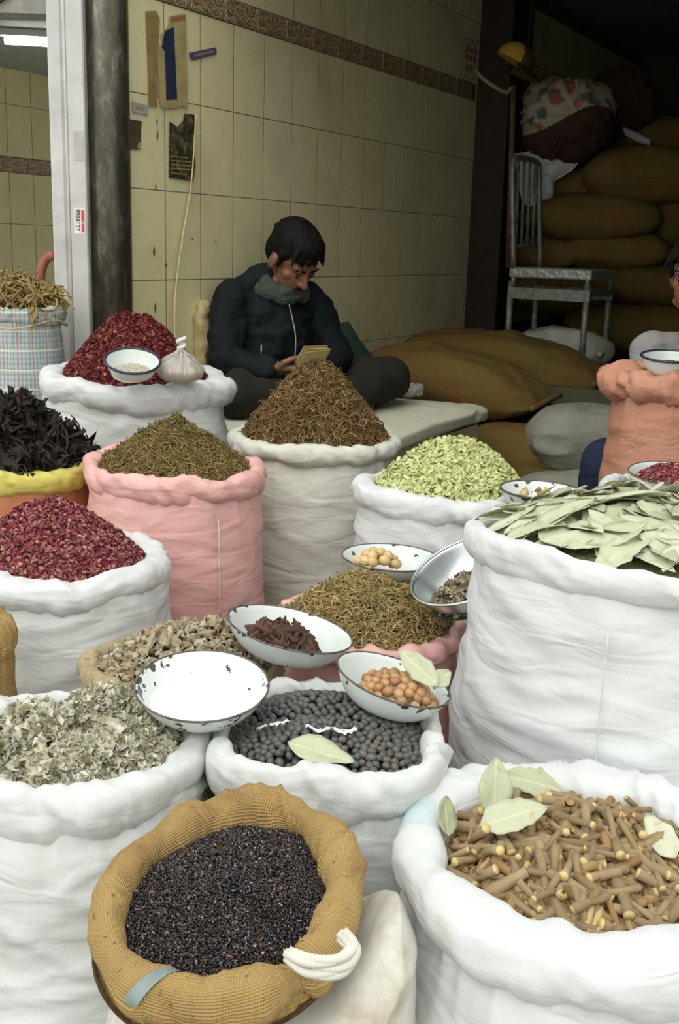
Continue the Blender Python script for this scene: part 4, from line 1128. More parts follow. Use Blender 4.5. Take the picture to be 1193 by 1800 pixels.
# foil scraps on the nuts
foil = plain('white_wrapper', (.80, .82, .83), .3, metal=.2)
def scrap(pts, w, label):
    P = curve_pts(pts, 18); g = np.random.default_rng(len(label))
    V = []
    for i, p in enumerate(P):
        for j in (-1, 0, 1): V.append(p + np.array([.0, j * w * .5, abs(j) * .0012 * g.normal() + .0006 * g.normal()]))
    V = np.array(V); loc = V.mean(0); V -= loc
    F = [tuple(int(q) for q in f) for f in grid_faces(len(P), 3)]
    n = len(V); V = np.concatenate([V, V - [0, 0, .0006]]); F = F + [tuple(q + n for q in f[::-1]) for f in F]
    tag(obj('wrapper_scrap', V, F, foil, None, loc), label, 'scrap')
scrap([at(537, 1274, 1.50), at(560, 1284, 1.49), at(580, 1279, 1.49), at(605, 1286, 1.49), at(627, 1282, 1.49)], .012, 'crumpled white wrapper strip on the dark nuts above the leaf')
scrap([at(450, 1282, 1.49), at(462, 1276, 1.50), at(480, 1272, 1.50), at(508, 1268, 1.51)], .008, 'thin white wrapper twist on the dark nuts by the powder bowl')

# ================================================================== things in the shop
def lying_sack(name, label, c, yaw, L, Wd, H, mat, seed=0, tilt=0.0, sag=0.0, group=None, cat='sack', ears=.3, wr=.012, seam=True):
    nu, nv = 120, 60
    P, F = superell(L, Wd, H, .75, .55, nu, nv)
    x = P[:, 0] / L
    P[:, 2] *= 1 - .35 * np.abs(x) ** 3; P[:, 1] *= 1 - .10 * (1 - np.abs(x)) + ears * .15 * np.abs(x) ** 4
    P[:, 2] -= sag * x * x
    d = wr * (fbm(P[:, 0] * 5 + seed * 3, P[:, 1] * 6, P[:, 2] * 6, 3) + .5 * (1 - 2 * np.abs(noise(P[:, 0] * 7 + seed, P[:, 1] * 12, P[:, 2] * 14))))
    n = P / np.array([L, Wd, H]) ** 2; n /= np.linalg.norm(n, axis=1)[:, None] + 1e-9
    P = P + n * d[:, None]
    root = empty(name, (c[0], c[1], c[2] - H)); root.rotation_euler = (0, tilt, yaw)
    tag(root, label, cat, group)
    o = obj('body', P + [0, 0, H], F, mat, root); set_uv(o.data, nu, nv, True, False, 4 * L, 2 * H)
    if seam:
        pts = [(L * 1.005 * math.copysign(1, 1), y, H + .01 * math.sin(9 * y)) for y in np.linspace(-Wd * .85, Wd * .85, 18)]
        tube('end_seam', pts, .012, mat, root, n=6)
    return root
YN = math.atan2(WN[1], WN[0]); YD = math.atan2(WD[1], WD[0])
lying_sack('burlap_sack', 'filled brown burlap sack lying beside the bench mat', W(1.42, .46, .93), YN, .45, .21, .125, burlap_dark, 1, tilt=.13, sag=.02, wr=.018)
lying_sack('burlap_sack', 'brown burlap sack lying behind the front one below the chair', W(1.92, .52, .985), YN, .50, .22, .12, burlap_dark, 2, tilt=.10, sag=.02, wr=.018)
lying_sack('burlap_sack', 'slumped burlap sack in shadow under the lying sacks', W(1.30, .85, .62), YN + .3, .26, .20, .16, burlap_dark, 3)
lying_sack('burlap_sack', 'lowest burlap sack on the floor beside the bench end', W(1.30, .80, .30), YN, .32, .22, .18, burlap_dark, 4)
lying_sack('white_sack', 'white sack in shadow right of the burlap sacks', at(1025, 770, 4.5), YN + .5, .24, .18, .14, darkened_cloth, 5)
lying_sack('white_sack', 'lower white sack near the floor behind the green pods', at(1015, 850, 4.45) - np.array([0, 0, .06]), YN + .2, .26, .20, .13, darkened_cloth, 6)
lying_sack('white_sack', 'white sack folded under the metal chair', at(985, 612, 5.75), YN, .24, .14, .10, cream_cloth, 7, ears=.6, wr=.03)
# stacked burlap in the dark room
GRP = None
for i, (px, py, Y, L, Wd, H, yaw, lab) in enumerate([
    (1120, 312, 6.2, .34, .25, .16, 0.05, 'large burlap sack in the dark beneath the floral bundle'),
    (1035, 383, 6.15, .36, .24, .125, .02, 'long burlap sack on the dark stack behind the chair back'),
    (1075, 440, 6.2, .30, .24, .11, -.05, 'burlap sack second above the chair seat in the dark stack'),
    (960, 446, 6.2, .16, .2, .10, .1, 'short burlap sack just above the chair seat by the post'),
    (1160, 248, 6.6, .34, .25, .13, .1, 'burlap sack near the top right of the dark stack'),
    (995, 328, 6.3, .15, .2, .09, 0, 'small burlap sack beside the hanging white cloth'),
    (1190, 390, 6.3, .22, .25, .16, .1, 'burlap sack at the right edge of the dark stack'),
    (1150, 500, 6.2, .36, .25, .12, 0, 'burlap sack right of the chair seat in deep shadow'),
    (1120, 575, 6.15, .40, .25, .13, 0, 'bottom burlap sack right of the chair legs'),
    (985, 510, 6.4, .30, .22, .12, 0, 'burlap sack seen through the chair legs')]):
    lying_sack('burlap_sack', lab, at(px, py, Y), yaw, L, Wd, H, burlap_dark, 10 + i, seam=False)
# floral bundle and dark red bundle
def floral_material():
    m, nt, b = new_mat('floral_cloth'); L = nt.links
    v0 = coords(nt); dn = nd(nt, 'ShaderNodeTexNoise', i_Scale=26.0, i_Detail=3.0); L.new(v0, dn.inputs['Vector'])
    va = nd(nt, 'ShaderNodeVectorMath', operation='MULTIPLY_ADD'); va.inputs[1].default_value = (.07, .07, .07); L.new(dn.outputs['Color'], va.inputs[0]); L.new(v0, va.inputs[2]); v = va.outputs[0]
    vo = nd(nt, 'ShaderNodeTexVoronoi', i_Scale=13.0); L.new(v, vo.inputs['Vector'])
    vo2 = nd(nt, 'ShaderNodeTexVoronoi', i_Scale=13.0); L.new(v, vo2.inputs['Vector'])
    r = ramp(nt, [(.0, .9), (.34, .8), (.46, 0.0)]); L.new(vo.outputs['Distance'], r.inputs[0])
    sp = nd(nt, 'ShaderNodeSeparateColor'); L.new(vo2.outputs['Color'], sp.inputs[0])
    rc = ramp(nt, [(.0, (.30, .05, .04)), (.35, (.05, .07, .09)), (.6, (.40, .12, .08)), (.8, (.09, .10, .05))], 'CONSTANT'); L.new(sp.outputs[0], rc.inputs[0])
    L.new(mixc(nt, r.outputs[0], (.40, .36, .25), rc.outputs[0]), b.inputs['Base Color']); b.inputs['Roughness'].default_value = .85
    return m
def bundle(name, label, c, R, mats, seed, half=False):
    P, F = superell(R * 1.05, R, R * .9, 1, 1, 180, 120)
    th = np.arctan2(P[:, 2], P[:, 0])
    d = 1 + .10 * fbm(P[:, 0] * 5 + seed, P[:, 1] * 5, P[:, 2] * 5) + .05 * (1 - 2 * np.abs(noise(np.cos(th) * 5 + seed, np.sin(th) * 5, P[:, 1] * 3)))
    P = P * d[:, None]
    mi = None
    if len(mats) > 1:
        mid = P[F].mean(1); mi = (mid[:, 2] < -.12 * R + .3 * R * np.sin(mid[:, 0] / R * 2 + .5)).astype(int)
    root = empty(name, (c[0], c[1], c[2] - R * .9)); tag(root, label, 'bundle')
    obj('wrap', P + [0, 0, R * .9], F, mats, root, midx=mi)
    if len(mats) > 9: tube('tied_corner', curve_pts([(R * .1, -R * .1, R * 1.75), (R * .3, -R * .1, R * 1.95), (R * .55, 0, R * 1.85)], 10), [.03, .035, .03, .028, .025, .022, .02, .018, .014, .008], mats[0], root)
dark_wrap = plain('maroon_wrap', (.055, .022, .014), .9, var=.3)
bundle('cloth_bundle', 'round floral cloth bundle high in the dark corner', at(995, 208, 6.05), .235, [floral_material(), dark_wrap], 1)
bundle('cloth_bundle', 'dark maroon bundle behind the floral one', at(1085, 185, 6.45), .20, [dark_wrap], 2)
# white cloth draped behind the chair back
def drape(name, label, poly, Y, mat, cat, thick=.05, seed=0, amp=.03):
    """folded cloth: outline at its own distance, given real folds and thickness"""
    Q = np.array([at(x, y, Y) for x, y in poly]); c = Q.mean(0)
    n = 70; P = []
    L = len(Q); ring = []
    for t in np.linspace(0, L, n, endpoint=False):
        i = int(t); u = t - i; ring.append(Q[i] * (1 - u) + Q[(i + 1) % L] * u)
    ring = np.array(ring) - c
    V = []; rads = [0.02, .25, .5, .75, .92, 1.0]
    for side in (-1, 1):
        for r in (rads if side < 0 else rads[::-1]):
            q = ring * r
            z = side * thick * math.sqrt(max(0, 1 - r ** 3))
            f = amp * fbm(q[:, 0] * 8 + seed, q[:, 2] * 5, seed + 0 * q[:, 0], 3) * (1 if side < 0 else .6) * (r < .99)
            V.append(q + np.stack([0 * f, z + f, 0 * f], 1))
    V = np.stack(V, 1).reshape(-1, 3)
    o = obj(name, V, grid_faces(n, len(rads) * 2, True, False), mat, None, c)
    fixn(o)
    return tag(o, label, cat)
drape('white_cloth', 'crumpled white plastic cloth hanging behind the chair back', [(903, 270), (940, 264), (958, 276), (1025, 277), (1005, 300), (975, 318), (972, 345), (938, 378), (915, 350)], 6.02, white_cloth, 'cloth', .05, 3, .05)
drape('white_rag', 'small white rag on the dark burlap stack', [(1093, 222), (1110, 228), (1144, 246), (1142, 256), (1120, 250), (1098, 238)], 6.3, white_cloth, 'rag', .03, 5, .02)
# tote bag leaning on the wall behind the man's knee
tote_mat = cloth('dark_green_cloth', (.020, .045, .028), wrink=.5, rough=.85)
drape('tote_bag', 'dark green cloth bag leaning on the wall behind the man\'s knee', [(566, 576), (590, 568), (613, 565), (632, 596), (661, 634), (664, 690), (600, 700), (575, 660)], 4.62, tote_mat, 'bag', .05, 7, .02)
tan = cloth('tan_cloth', (.50, .40, .20), wrink=.4)
P, F = superell(.035, .06, .13, .6, .8, 50, 40)
P[:, 1] += .012 * fbm(P[:, 0] * 20, P[:, 1] * 12, P[:, 2] * 22); P[:, 0] += .008 * fbm(P[:, 0] * 20 + 3, P[:, 1] * 12, P[:, 2] * 30)
q = at(355, 590, 4.08); tag(obj('tan_cushion', P + [0, 0, .13], F, tan, None, (q[0], q[1], q[2] - .13)), 'tan rolled cushion between the man and the tiled wall', 'cushion')
P, F = superell(.07, .05, .03, .8, .9, 60, 40)
P *= (1 + .25 * fbm(P[:, 0] * 30, P[:, 1] * 30, P[:, 2] * 30))[:, None]
q = at_z(712, 684, BZ + .02); tag(obj('plastic_bag', P, F, plast, None, (q[0], q[1], BZ + .02)), 'crumpled clear plastic bag on the bench mat', 'bag')

# metal chair
ch = empty('metal_chair', W(2.35, .64, .9), ROTW); tag(ch, 'worn metal chair with barred back and checker plate seat', 'chair')
sh = .50
def ctube(n_, pts, r=.013): return tube(n_, pts, r, chair_metal, ch, n=10)
sx, sy = .20, .21      # local x along the wall, local -y to the room
st = box('seat', -sx, sx, -sy, sy, sh - .032, sh + .018, None, ch, bevel=.006)
cm, nt_, b_ = new_mat('checker_plate'); v_ = coords(nt_, (1, 1, 1)); vo_ = nd(nt_, 'ShaderNodeTexVoronoi', i_Scale=38.0); nt_.links.new(v_, vo_.inputs['Vector'])
b_.inputs['Base Color'].default_value = (.42, .44, .41, 1); b_.inputs['Metallic'].default_value = .4; b_.inputs['Roughness'].default_value = .45
bp_ = nd(nt_, 'ShaderNodeBump', i_Strength=.8, i_Distance=.006); nt_.links.new(vo_.outputs['Distance'], bp_.inputs['Height']); nt_.links.new(bp_.outputs[0], b_.inputs['Normal'])
st.data.materials.clear(); st.data.materials.append(cm)
for x in (-sx + .015, sx - .015):
    for y in (-sy + .02, sy - .01):
        ctube('leg', [(x, y, 0), (x, y, sh - .05)], .016)
    box('side_rail', x - .016, x + .016, -sy, sy, sh - .135, sh - .080, chair_metal, ch)
    ctube('seat_support', [(x, -sy + .02, sh - .075), (x, -sy + .02, sh - .01)], .012)
    ctube('seat_support', [(x, sy - .02, sh - .075), (x, sy - .02, sh - .01)], .012)
box('front_rail', -sx, sx, -sy, -sy + .03, sh - .11, sh - .08, chair_metal, ch)
ctube('back_frame', curve_pts([(-sx + .01, sy - .02, sh + .01), (-sx + .01, sy + .01, sh + .35), (-sx + .015, sy + .02, sh + .50), (-sx + .07, sy + .02, sh + .54), (sx - .07, sy + .02, sh + .54), (sx - .015, sy + .02, sh + .50), (sx - .01, sy + .01, sh + .35), (sx - .01, sy - .02, sh + .01)], 40), .014)
for x in (-.12, -.04, .04, .12):
    ctube('back_bar', [(x, sy + .005, sh + .12), (x, sy + .018, sh + .535)], .008)
ctube('back_rail', [(-sx + .01, sy, sh + .12), (sx - .01, sy, sh + .12)], .009)

# pipe and cord on the post, cap, calendar
q0, q1 = at(902, 150, 5.85), at(893, 470, 5.85)
tag(tube('rusty_pipe', [(0, 0, 0), tuple(q0 - q1)], .014, rust, None, tuple(q1)), 'thin rusty pipe running down the brown post', 'pipe')
q = at(868, 150, 5.7)
tag(tube('cord', curve_pts([at(836, 122, 5.75) - q, at(845, 135, 5.7) - q, at(868, 152, 5.65) - q, at(890, 163, 5.68) - q, at(897, 155, 5.7) - q], 20), .010, plain('pale_cord', (.30, .27, .17), .8), None, tuple(q)), 'pale cord looped across the brown post', 'cord')
cap_y = plain('yellow_cap_cloth', (.52, .32, .03), .8); cap_d = plain('dark_cap_cloth', (.07, .045, .012), .85)
cp_ = empty('cap', at(905, 108, 5.6)); tag(cp_, 'yellow and dark peaked cap hung on the post', 'cap'); cp_.rotation_euler = (.15, .45, .25)
P, F = superell(.095, .085, .085, 1, 1, 60, 40); P = P[:, :]; P[:, 2] = np.maximum(P[:, 2], -.006)
mid = P[F].mean(1); obj('crown', P, F, [cap_y, cap_d], cp_, midx=(mid[:, 0] > .015 + .02 * np.sin(mid[:, 1] * 30)).astype(int))
pk = []
for i in range(16):
    a = -PI / 2.4 + i / 15 * PI / 1.2
    for r in (.088, .11, .135, .155): pk.append((r * math.cos(a) * (1.0 if r < .1 else 1.05), r * math.sin(a) * .85, -.004 - .18 * (r - .088) - .3 * (math.sin(a) ** 2) * (r - .088)))
pk = np.array(pk); Fp = [tuple(int(k) for k in f) for f in grid_faces(16, 4)]; n_ = len(pk)
obj('peak', np.concatenate([pk, pk - [0, 0, .004]]), Fp + [tuple(k + n_ for k in f[::-1]) for f in Fp], cap_d, cp_)
tube('hook', [(-.02, .0, .0), (-.02, .09, -.03)], .006, rust, cp_)

# ---- papers on the tiled wall
def paper(name, label, poly, mat, off=.006, cat='poster', parent=None, thick=.0006):
    Q = np.array([wall_pt(x, y, off) for x, y in poly]); c = Q.mean(0)
    n = len(Q)
    V = [(a - c[0], 0, b - c[1]) for a, b in Q] + [(a - c[0], thick, b - c[1]) for a, b in Q]
    F = [tuple(range(n)), tuple(range(n, 2 * n))[::-1]] + [(i, (i + 1) % n, (i + 1) % n + n, i + n) for i in range(n)]
    if parent is None:
        o = obj(name, V, F, mat, None, W(c[0], off, c[1]), ROTW, smooth=False); fixn(o); o['c'] = (c[0], c[1])
        tag(o, label, cat)
    else:
        pc_ = parent['c']; o = obj(name, V, F, mat, parent, (c[0] - pc_[0], -(.0012), c[1] - pc_[1]), None, smooth=False); fixn(o)
    return o
brown_paper = plain('brown_paper', (.26, .17, .055), .85, var=.25, scale=25)
kraft = plain('kraft_paper', (.36, .29, .12), .85, var=.2, scale=18)
navy_print = plain('navy_print', (.012, .020, .055), .7, var=.3)
dark_print = plain('dark_card', (.06, .045, .02), .8, var=.4)
paper('torn_poster', 'torn brown paper strip on the wall beside the column', [(256, 20), (275, 19), (281, 34), (279, 80), (275, 140), (277, 188), (262, 187), (260, 110)], brown_paper)
p_ = paper('torn_poster', 'kraft paper poster with navy bar, torn at the left', [(298, 28), (327, 24), (330, 190), (318, 187), (309, 191), (283, 189), (279, 165), (277, 85), (286, 75), (283, 60), (297, 45)], kraft, .008)
paper('navy_panel', None, [(289, 55), (305, 47), (311, 174), (292, 176), (289, 90), (284, 84)], navy_print, .008, parent=p_)
paper('red_heading', None, [(299, 30), (325, 27), (325, 35), (300, 38)], plain('faded_red_print', (.30, .13, .06), .8), .008, parent=p_)
p_ = paper('blue_sticker', 'small blue and red sticker right of the kraft poster', [(332, 93), (380, 83), (381, 95), (340, 106), (334, 103)], plain('blue_sticker_print', (.05, .07, .14), .6))
paper('red_panel', None, [(341, 95), (375, 87), (376, 92), (342, 100)], plain('dull_red_print', (.30, .14, .10), .7), .006, parent=p_)
p_ = paper('blue_label', 'small pale label with red print beside the steel column', [(232, 178), (261, 186), (260, 202), (233, 197)], plain('pale_blue_print', (.30, .36, .34), .6))
paper('red_panel', None, [(238, 186), (252, 189), (252, 194), (238, 191)], plain('orange_print', (.50, .18, .08), .7), .006, parent=p_)
p_ = paper('dark_card', 'dark brown card stuck beside the steel column', [(228, 209), (249, 213), (247, 262), (228, 262)], dark_print)
paper('torn_corner', None, [(243, 250), (248, 251), (247, 262), (241, 260)], kraft, .006, parent=p_)
def print_material():
    m, nt, b = new_mat('gold_on_black_print'); L = nt.links
    v = coords(nt, (1, 1, 1)); n = nd(nt, 'ShaderNodeTexNoise', i_Scale=38.0, i_Detail=6.0, i_Distortion=1.0); L.new(v, n.inputs['Vector'])
    r = ramp(nt, [(.45, (.02, .022, .012)), (.6, (.12, .10, .035)), (.75, (.30, .23, .08))]); L.new(n.outputs['Fac'], r.inputs[0])
    L.new(r.outputs[0], b.inputs['Base Color']); b.inputs['Roughness'].default_value = .6
    return m
p_ = paper('torn_poster', 'dark gold-printed poster with torn top below the kraft poster', [(298, 214), (312, 223), (322, 213), (324, 199), (342, 202), (343, 228), (341, 272), (344, 290), (340, 318), (297, 312)], print_material())
gold = plain('gold_print', (.34, .26, .09), .7)
for y0, a, b_ in ((274, 300, 330), (281, 300, 336), (288, 301, 334), (295, 299, 341), (303, 300, 328)):
    paper('print_line', None, [(a, y0), (b_, y0 + 3), (b_, y0 + 4.6), (a, y0 + 1.6)], gold, .006, parent=p_)
p_ = paper('calendar', 'pale wall calendar beside the brown post', [(815, 62), (842, 72), (835, 147), (811, 138)], plain('calendar_paper', (.52, .48, .30), .8))
for (x, y) in ((819, 80), (826, 83), (833, 85), (818, 94), (825, 97), (832, 99), (818, 112), (825, 114), (832, 117)):
    paper('date_block', None, [(x, y), (x + 5, y + 1.8), (x + 4.6, y + 12), (x - .4, y + 10)], plain('calendar_red', (.34, .13, .06), .8), .006, parent=p_)
for (x, y) in ((820, 68), (830, 72), (818, 132), (829, 137)):
    paper('pin', None, [(x, y), (x + 2.4, y + .8), (x + 2.2, y + 3.4), (x - .2, y + 2.6)], dark_print, .006, parent=p_)
wl = bpy.data.objects['wall_left']; wl['c'] = (0.0, 0.0)
for (x, y, w_, h_) in ((276, 214, 2, 14), (277, 238, 2.6, 20), (274, 328, 2.4, 12), (271, 442, 3.4, 20), (273, 540, 3, 22), (292, 466, 4.5, 7), (338, 420, 2.5, 4), (379, 424, 2, 4), (684, 587, 3, 5), (795, 205, 1.5, 5)):
    pass_ = paper('chip', None, [(x - w_ / 2, y), (x + w_ * .2, y - h_ / 2), (x + w_ / 2, y + h_ * .1), (x, y + h_ / 2)], grout, .0042, parent=wl)
    pass_.location = (pass_.location[0], -.0042, pass_.location[2])
wpts = [(344, 200, .03), (341, 260, .02), (335, 330, .02), (322, 410, .02), (312, 480, .02), (307, 540, .03), (308, 612, .05)]
Q = []
for x, y, o_ in wpts:
    s_, z_ = wall_pt(x, y, o_); Q.append(W(s_, o_, z_))
Q = curve_pts(Q, 40); tag(tube('wire', Q - Q[0], .0028, plain('cream_wire', (.62, .52, .26), .6), None, tuple(Q[0])), 'thin cream wire hanging down the tiled wall', 'wire')
# hose in the neighbouring shop
Q = curve_pts([at(96, 449, 4.3), at(84, 452, 4.3), at(75, 468, 4.3), at(71, 495, 4.3), at(70, 560, 4.3), at(68, 700, 4.3), np.array([at(68, 700, 4.3)[0], 4.3, .01])], 30)
tag(tube('red_hose', Q - Q[0], .018, plain('red_rubber', (.33, .10, .07), .55), None, tuple(Q[0]), n=12), 'red hose curving up behind the plaid sack', 'hose')
# sticker with a number on the pillar
def text_mesh(body, size, mat, parent, loc, rot, name='lettering'):
    cu = bpy.data.curves.new('t', 'FONT'); cu.body = body; cu.size = size; cu.extrude = .0003
    o = bpy.data.objects.new('t', cu); COL.objects.link(o)
    dg = bpy.context.evaluated_depsgraph_get(); me = bpy.data.meshes.new_from_object(o.evaluated_get(dg))
    bpy.data.objects.remove(o); me.materials.clear(); me.materials.append(mat)
    return link(name, me, parent, loc, rot)
qa, qb = at(129, 365, 3.62), at(149, 411, 3.62)
sw, shh = qb[0] - qa[0], qa[2] - qb[2]
st_ = empty('sticker', ((qa[0] + qb[0]) / 2, 3.6245, (qa[2] + qb[2]) / 2)); tag(st_, 'white and red sticker with a number on the white pillar', 'sticker')
box('sticker_paper', -sw / 2, sw / 2, -.0005, .0005, -shh / 2, shh / 2, plain('sticker_white', (.68, .68, .64), .6), st_)
box('red_band', sw * .18, sw * .45, -.001, 0, -shh * .45, -shh * .1, plain('sticker_red', (.55, .06, .05), .6), st_)
box('red_band', sw * .18, sw * .45, -.001, 0, -shh * .05, shh * .42, bpy.data.materials['sticker_red'], st_)
ink = plain('black_ink', (.03, .03, .03), .7)
text_mesh('9984137', shh * .24, ink, st_, (-sw * .36, -.0012, shh * .46), (PI / 2, PI / 2, 0))
text_mesh('~~~~~~~~', shh * .16, ink, st_, (-sw * .08, -.0012, shh * .42), (PI / 2, PI / 2, 0), 'small_print')
q = at(135, 256, 3.62)
tag(box('grey_patch', -.012, .02, -.0006, .0006, -.045, .045, plain('grey_paper', (.42, .41, .36), .8), None, (q[0], 3.6245, q[2])), 'faded grey paper patch on the white pillar', 'paper')

# ================================================================== people
def cap_vf(p0, p1, r0, r1, n=14, m=7):
    p0 = np.array(p0, float); p1 = np.array(p1, float); d = p1 - p0; L = np.linalg.norm(d); d = d / (L + 1e-9)
    pts, rad = [], []
    for k in np.linspace(-PI / 2, 0, m)[:-1]: pts.append(p0 + d * r0 * math.sin(k)); rad.append(max(1e-4, r0 * math.cos(k)))
    for k in np.linspace(0, 1, 4): pts.append(p0 + d * L * k); rad.append(r0 + (r1 - r0) * k)
    for k in np.linspace(0, PI / 2, m)[1:]: pts.append(p1 + d * r1 * math.sin(k)); rad.append(max(1e-4, r1 * math.cos(k)))
    return tube_vf(pts, rad, n)
def ell_vf(c, r, R3=None, n=20):
    P, F = superell(*r, 1, 1, n, n)
    F = [tuple(int(q) for q in f) for f in F]; nv = n
    F.append(tuple(i * nv for i in range(n))[::-1]); F.append(tuple(i * nv + nv - 1 for i in range(n)))
    if R3 is not None: P = P @ np.array(R3).T
    return P + np.array(c), F
def chain(pts, rads): return [cap_vf(pts[i], pts[i + 1], rads[i], rads[i + 1]) for i in range(len(pts) - 1)]
def blob(name, prims, voxel, mat, parent, smooth=6, loc=(0, 0, 0), disp=None):
    V, F = join_vf(prims)
    me = bpy.data.meshes.new(name); me.from_pydata(V.tolist(), [], F)
    o = bpy.data.objects.new(name, me); COL.objects.link(o); fixn(o)
    md = o.modifiers.new('r', 'REMESH'); md.mode = 'VOXEL'; md.voxel_size = voxel; md.use_smooth_shade = True
    sm = o.modifiers.new('s', 'SMOOTH'); sm.iterations = smooth; sm.factor = .5
    dg = bpy.context.evaluated_depsgraph_get()
    me2 = bpy.data.meshes.new_from_object(o.evaluated_get(dg)); me2.name = name
    bpy.data.objects.remove(o)
    n = len(me2.vertices)
    if disp is not None:
        co = np.empty(n * 3, np.float32); me2.vertices.foreach_get('co', co); co = co.reshape(-1, 3)
        no = np.empty(n * 3, np.float32); me2.vertices.foreach_get('normal', no); no = no.reshape(-1, 3)
        co = co + no * disp(co)[:, None]; me2.vertices.foreach_set('co', co.astype(np.float32).ravel())
    me2.materials.clear(); me2.materials.append(mat)
    me2.polygons.foreach_set('use_smooth', np.ones(len(me2.polygons), bool)); me2.update()
    return link(name, me2, parent, loc)
def skin_material(name, col):
    m, nt, b = new_mat(name); L = nt.links; v = coords(nt)
    n = nd(nt, 'ShaderNodeTexNoise', i_Scale=30.0, i_Detail=4.0); L.new(v, n.inputs['Vector'])
    r = ramp(nt, [(.3, tuple(c * .8 for c in col)), (.7, col)]); L.new(n.outputs['Fac'], r.inputs[0]); L.new(r.outputs[0], b.inputs['Base Color'])
    b.inputs['Roughness'].default_value = .5
    return m
skin = skin_material('brown_skin', (.23, .105, .05))
hair_mat = plain('black_hair', (.005, .004, .003), .7, var=.4, scale=80); hair_mat.node_tree.nodes['Principled BSDF'].inputs['Specular IOR Level'].default_value = .15
jacket_mat = cloth('navy_jacket_cloth', (.0045, .008, .0105), wrink=.25, rough=.8, fine=9, wz=1)
trouser_mat = cloth('charcoal_trouser_cloth', (.018, .017, .013), wrink=.25, rough=.9, fine=9, wz=1)
scarf_mat = cloth('grey_green_scarf', (.055, .066, .055), wrink=.6, rough=.95, fine=40, wz=1)
zip_mat = plain('zip_metal', (.35, .36, .36), .4, metal=.6)
def rotm(yaw, pitch, roll=0):
    """head frame: x to the person's left, y forward, z up"""
    return np.array((Matrix.Rotation(yaw, 3, 'Z') @ Matrix.Rotation(pitch, 3, 'X') @ Matrix.Rotation(roll, 3, 'Y')))
def head_prims(c, R3, s=1.0):
    c = np.array(c); f = lambda p: c + R3 @ (np.array(p) * s)
    E = lambda p, r: ell_vf(f(p), np.array(r) * s, R3)
    K = lambda a, b, r0, r1: cap_vf(f(a), f(b), r0 * s, r1 * s)
    return [E((0, -.012, .030), (.075, .094, .090)), E((0, .030, -.035), (.060, .062, .078)), E((0, .066, -.086), (.024, .020, .020)),
            K((-.034, .076, .024), (.034, .076, .024), .013, .013), K((0, .084, .015), (0, .106, -.026), .008, .013),
            K((-.012, .096, -.028), (.012, .096, -.028), .008, .008), K((-.018, .084, -.054), (.018, .084, -.054), .008, .008), K((-.015, .083, -.066), (.015, .083, -.066), .009, .009),
            E((-.042, .048, -.016), (.022, .022, .022)), E((.042, .048, -.016), (.022, .022, .022)),
            E((-.078, -.008, -.010), (.010, .020, .032)), E((.078, -.008, -.010), (.010, .020, .032)),
            K((-.050, .02, -.075), (0, .066, -.088), .018, .018), K((.050, .02, -.075), (0, .066, -.088), .018, .018)]
def hair_prims(c, R3, s=1.0, seed=0):
    c = np.array(c); f = lambda p: c + R3 @ (np.array(p) * s); g = np.random.default_rng(seed)
    out = [ell_vf(f((0, -.022, .052)), np.array((.083, .094, .083)) * s, R3), ell_vf(f((0, -.058, .005)), np.array((.072, .056, .075)) * s, R3), ell_vf(f((0, .030, .088)), np.array((.066, .056, .042)) * s, R3)]
    for k in range(16):                                   # fringe and crown locks
        x = -.066 + .132 * k / 15; q = g.normal(size=3) * .006
        a = f((x * .9, .052 + q[1], .088 - .12 * abs(x))); b = f((x * 1.08 + q[0] + .010, .088 - 2.5 * x * x + q[1], .058 + q[2] - .10 * abs(x)))
        out.append(cap_vf(a, b, .014 * s, .004 * s))
    for sgn in (-1, 1):
        out.append(cap_vf(f((sgn * .074, .018, .045)), f((sgn * .074, .022, -.002)), .012 * s, .006 * s))
    for k in range(26):
        d = g.normal(size=3); d[2] = abs(d[2]) * .8 + .2; d /= np.linalg.norm(d)
        a = np.array((0, -.022, .05)) + d * (.078, .088, .078); b = a + d * .012 + np.array((0, .012, -.004))
        out.append(cap_vf(f(a), f(b), .012 * s, .003 * s))
    return out
def face_parts(c, R3, parent, s=1.0, moustache=True):
    c = np.array(c); f = lambda p: c + R3 @ (np.array(p) * s)
    eye_w = plain('eye_white', (.10, .05, .03), .4) if 'eye_white' not in MATS else MATS['eye_white']
    for sg in (-1, 1):
        V, F = ell_vf(f((sg * .031, .076, .003)), np.array((.013, .010, .0055)) * s, R3, 12); obj('eye', V, F, eye_w, parent)
        V, F = ell_vf(f((sg * .031, .084, -.001)), np.array((.0055, .003, .0045)) * s, R3, 10); obj('iris', V, F, hair_mat, parent)
        V, F = cap_vf(f((sg * .016, .089, .026)), f((sg * .048, .080, .028)), .0042 * s, .003 * s); obj('eyebrow', V, F, hair_mat, parent)
    if moustache:
        V, F = join_vf([cap_vf(f((0, .097, -.045)), f((.026, .086, -.052)), .006 * s, .003 * s), cap_vf(f((0, .097, -.045)), f((-.026, .086, -.052)), .006 * s, .003 * s)])
        obj('moustache', V, F, hair_mat, parent)
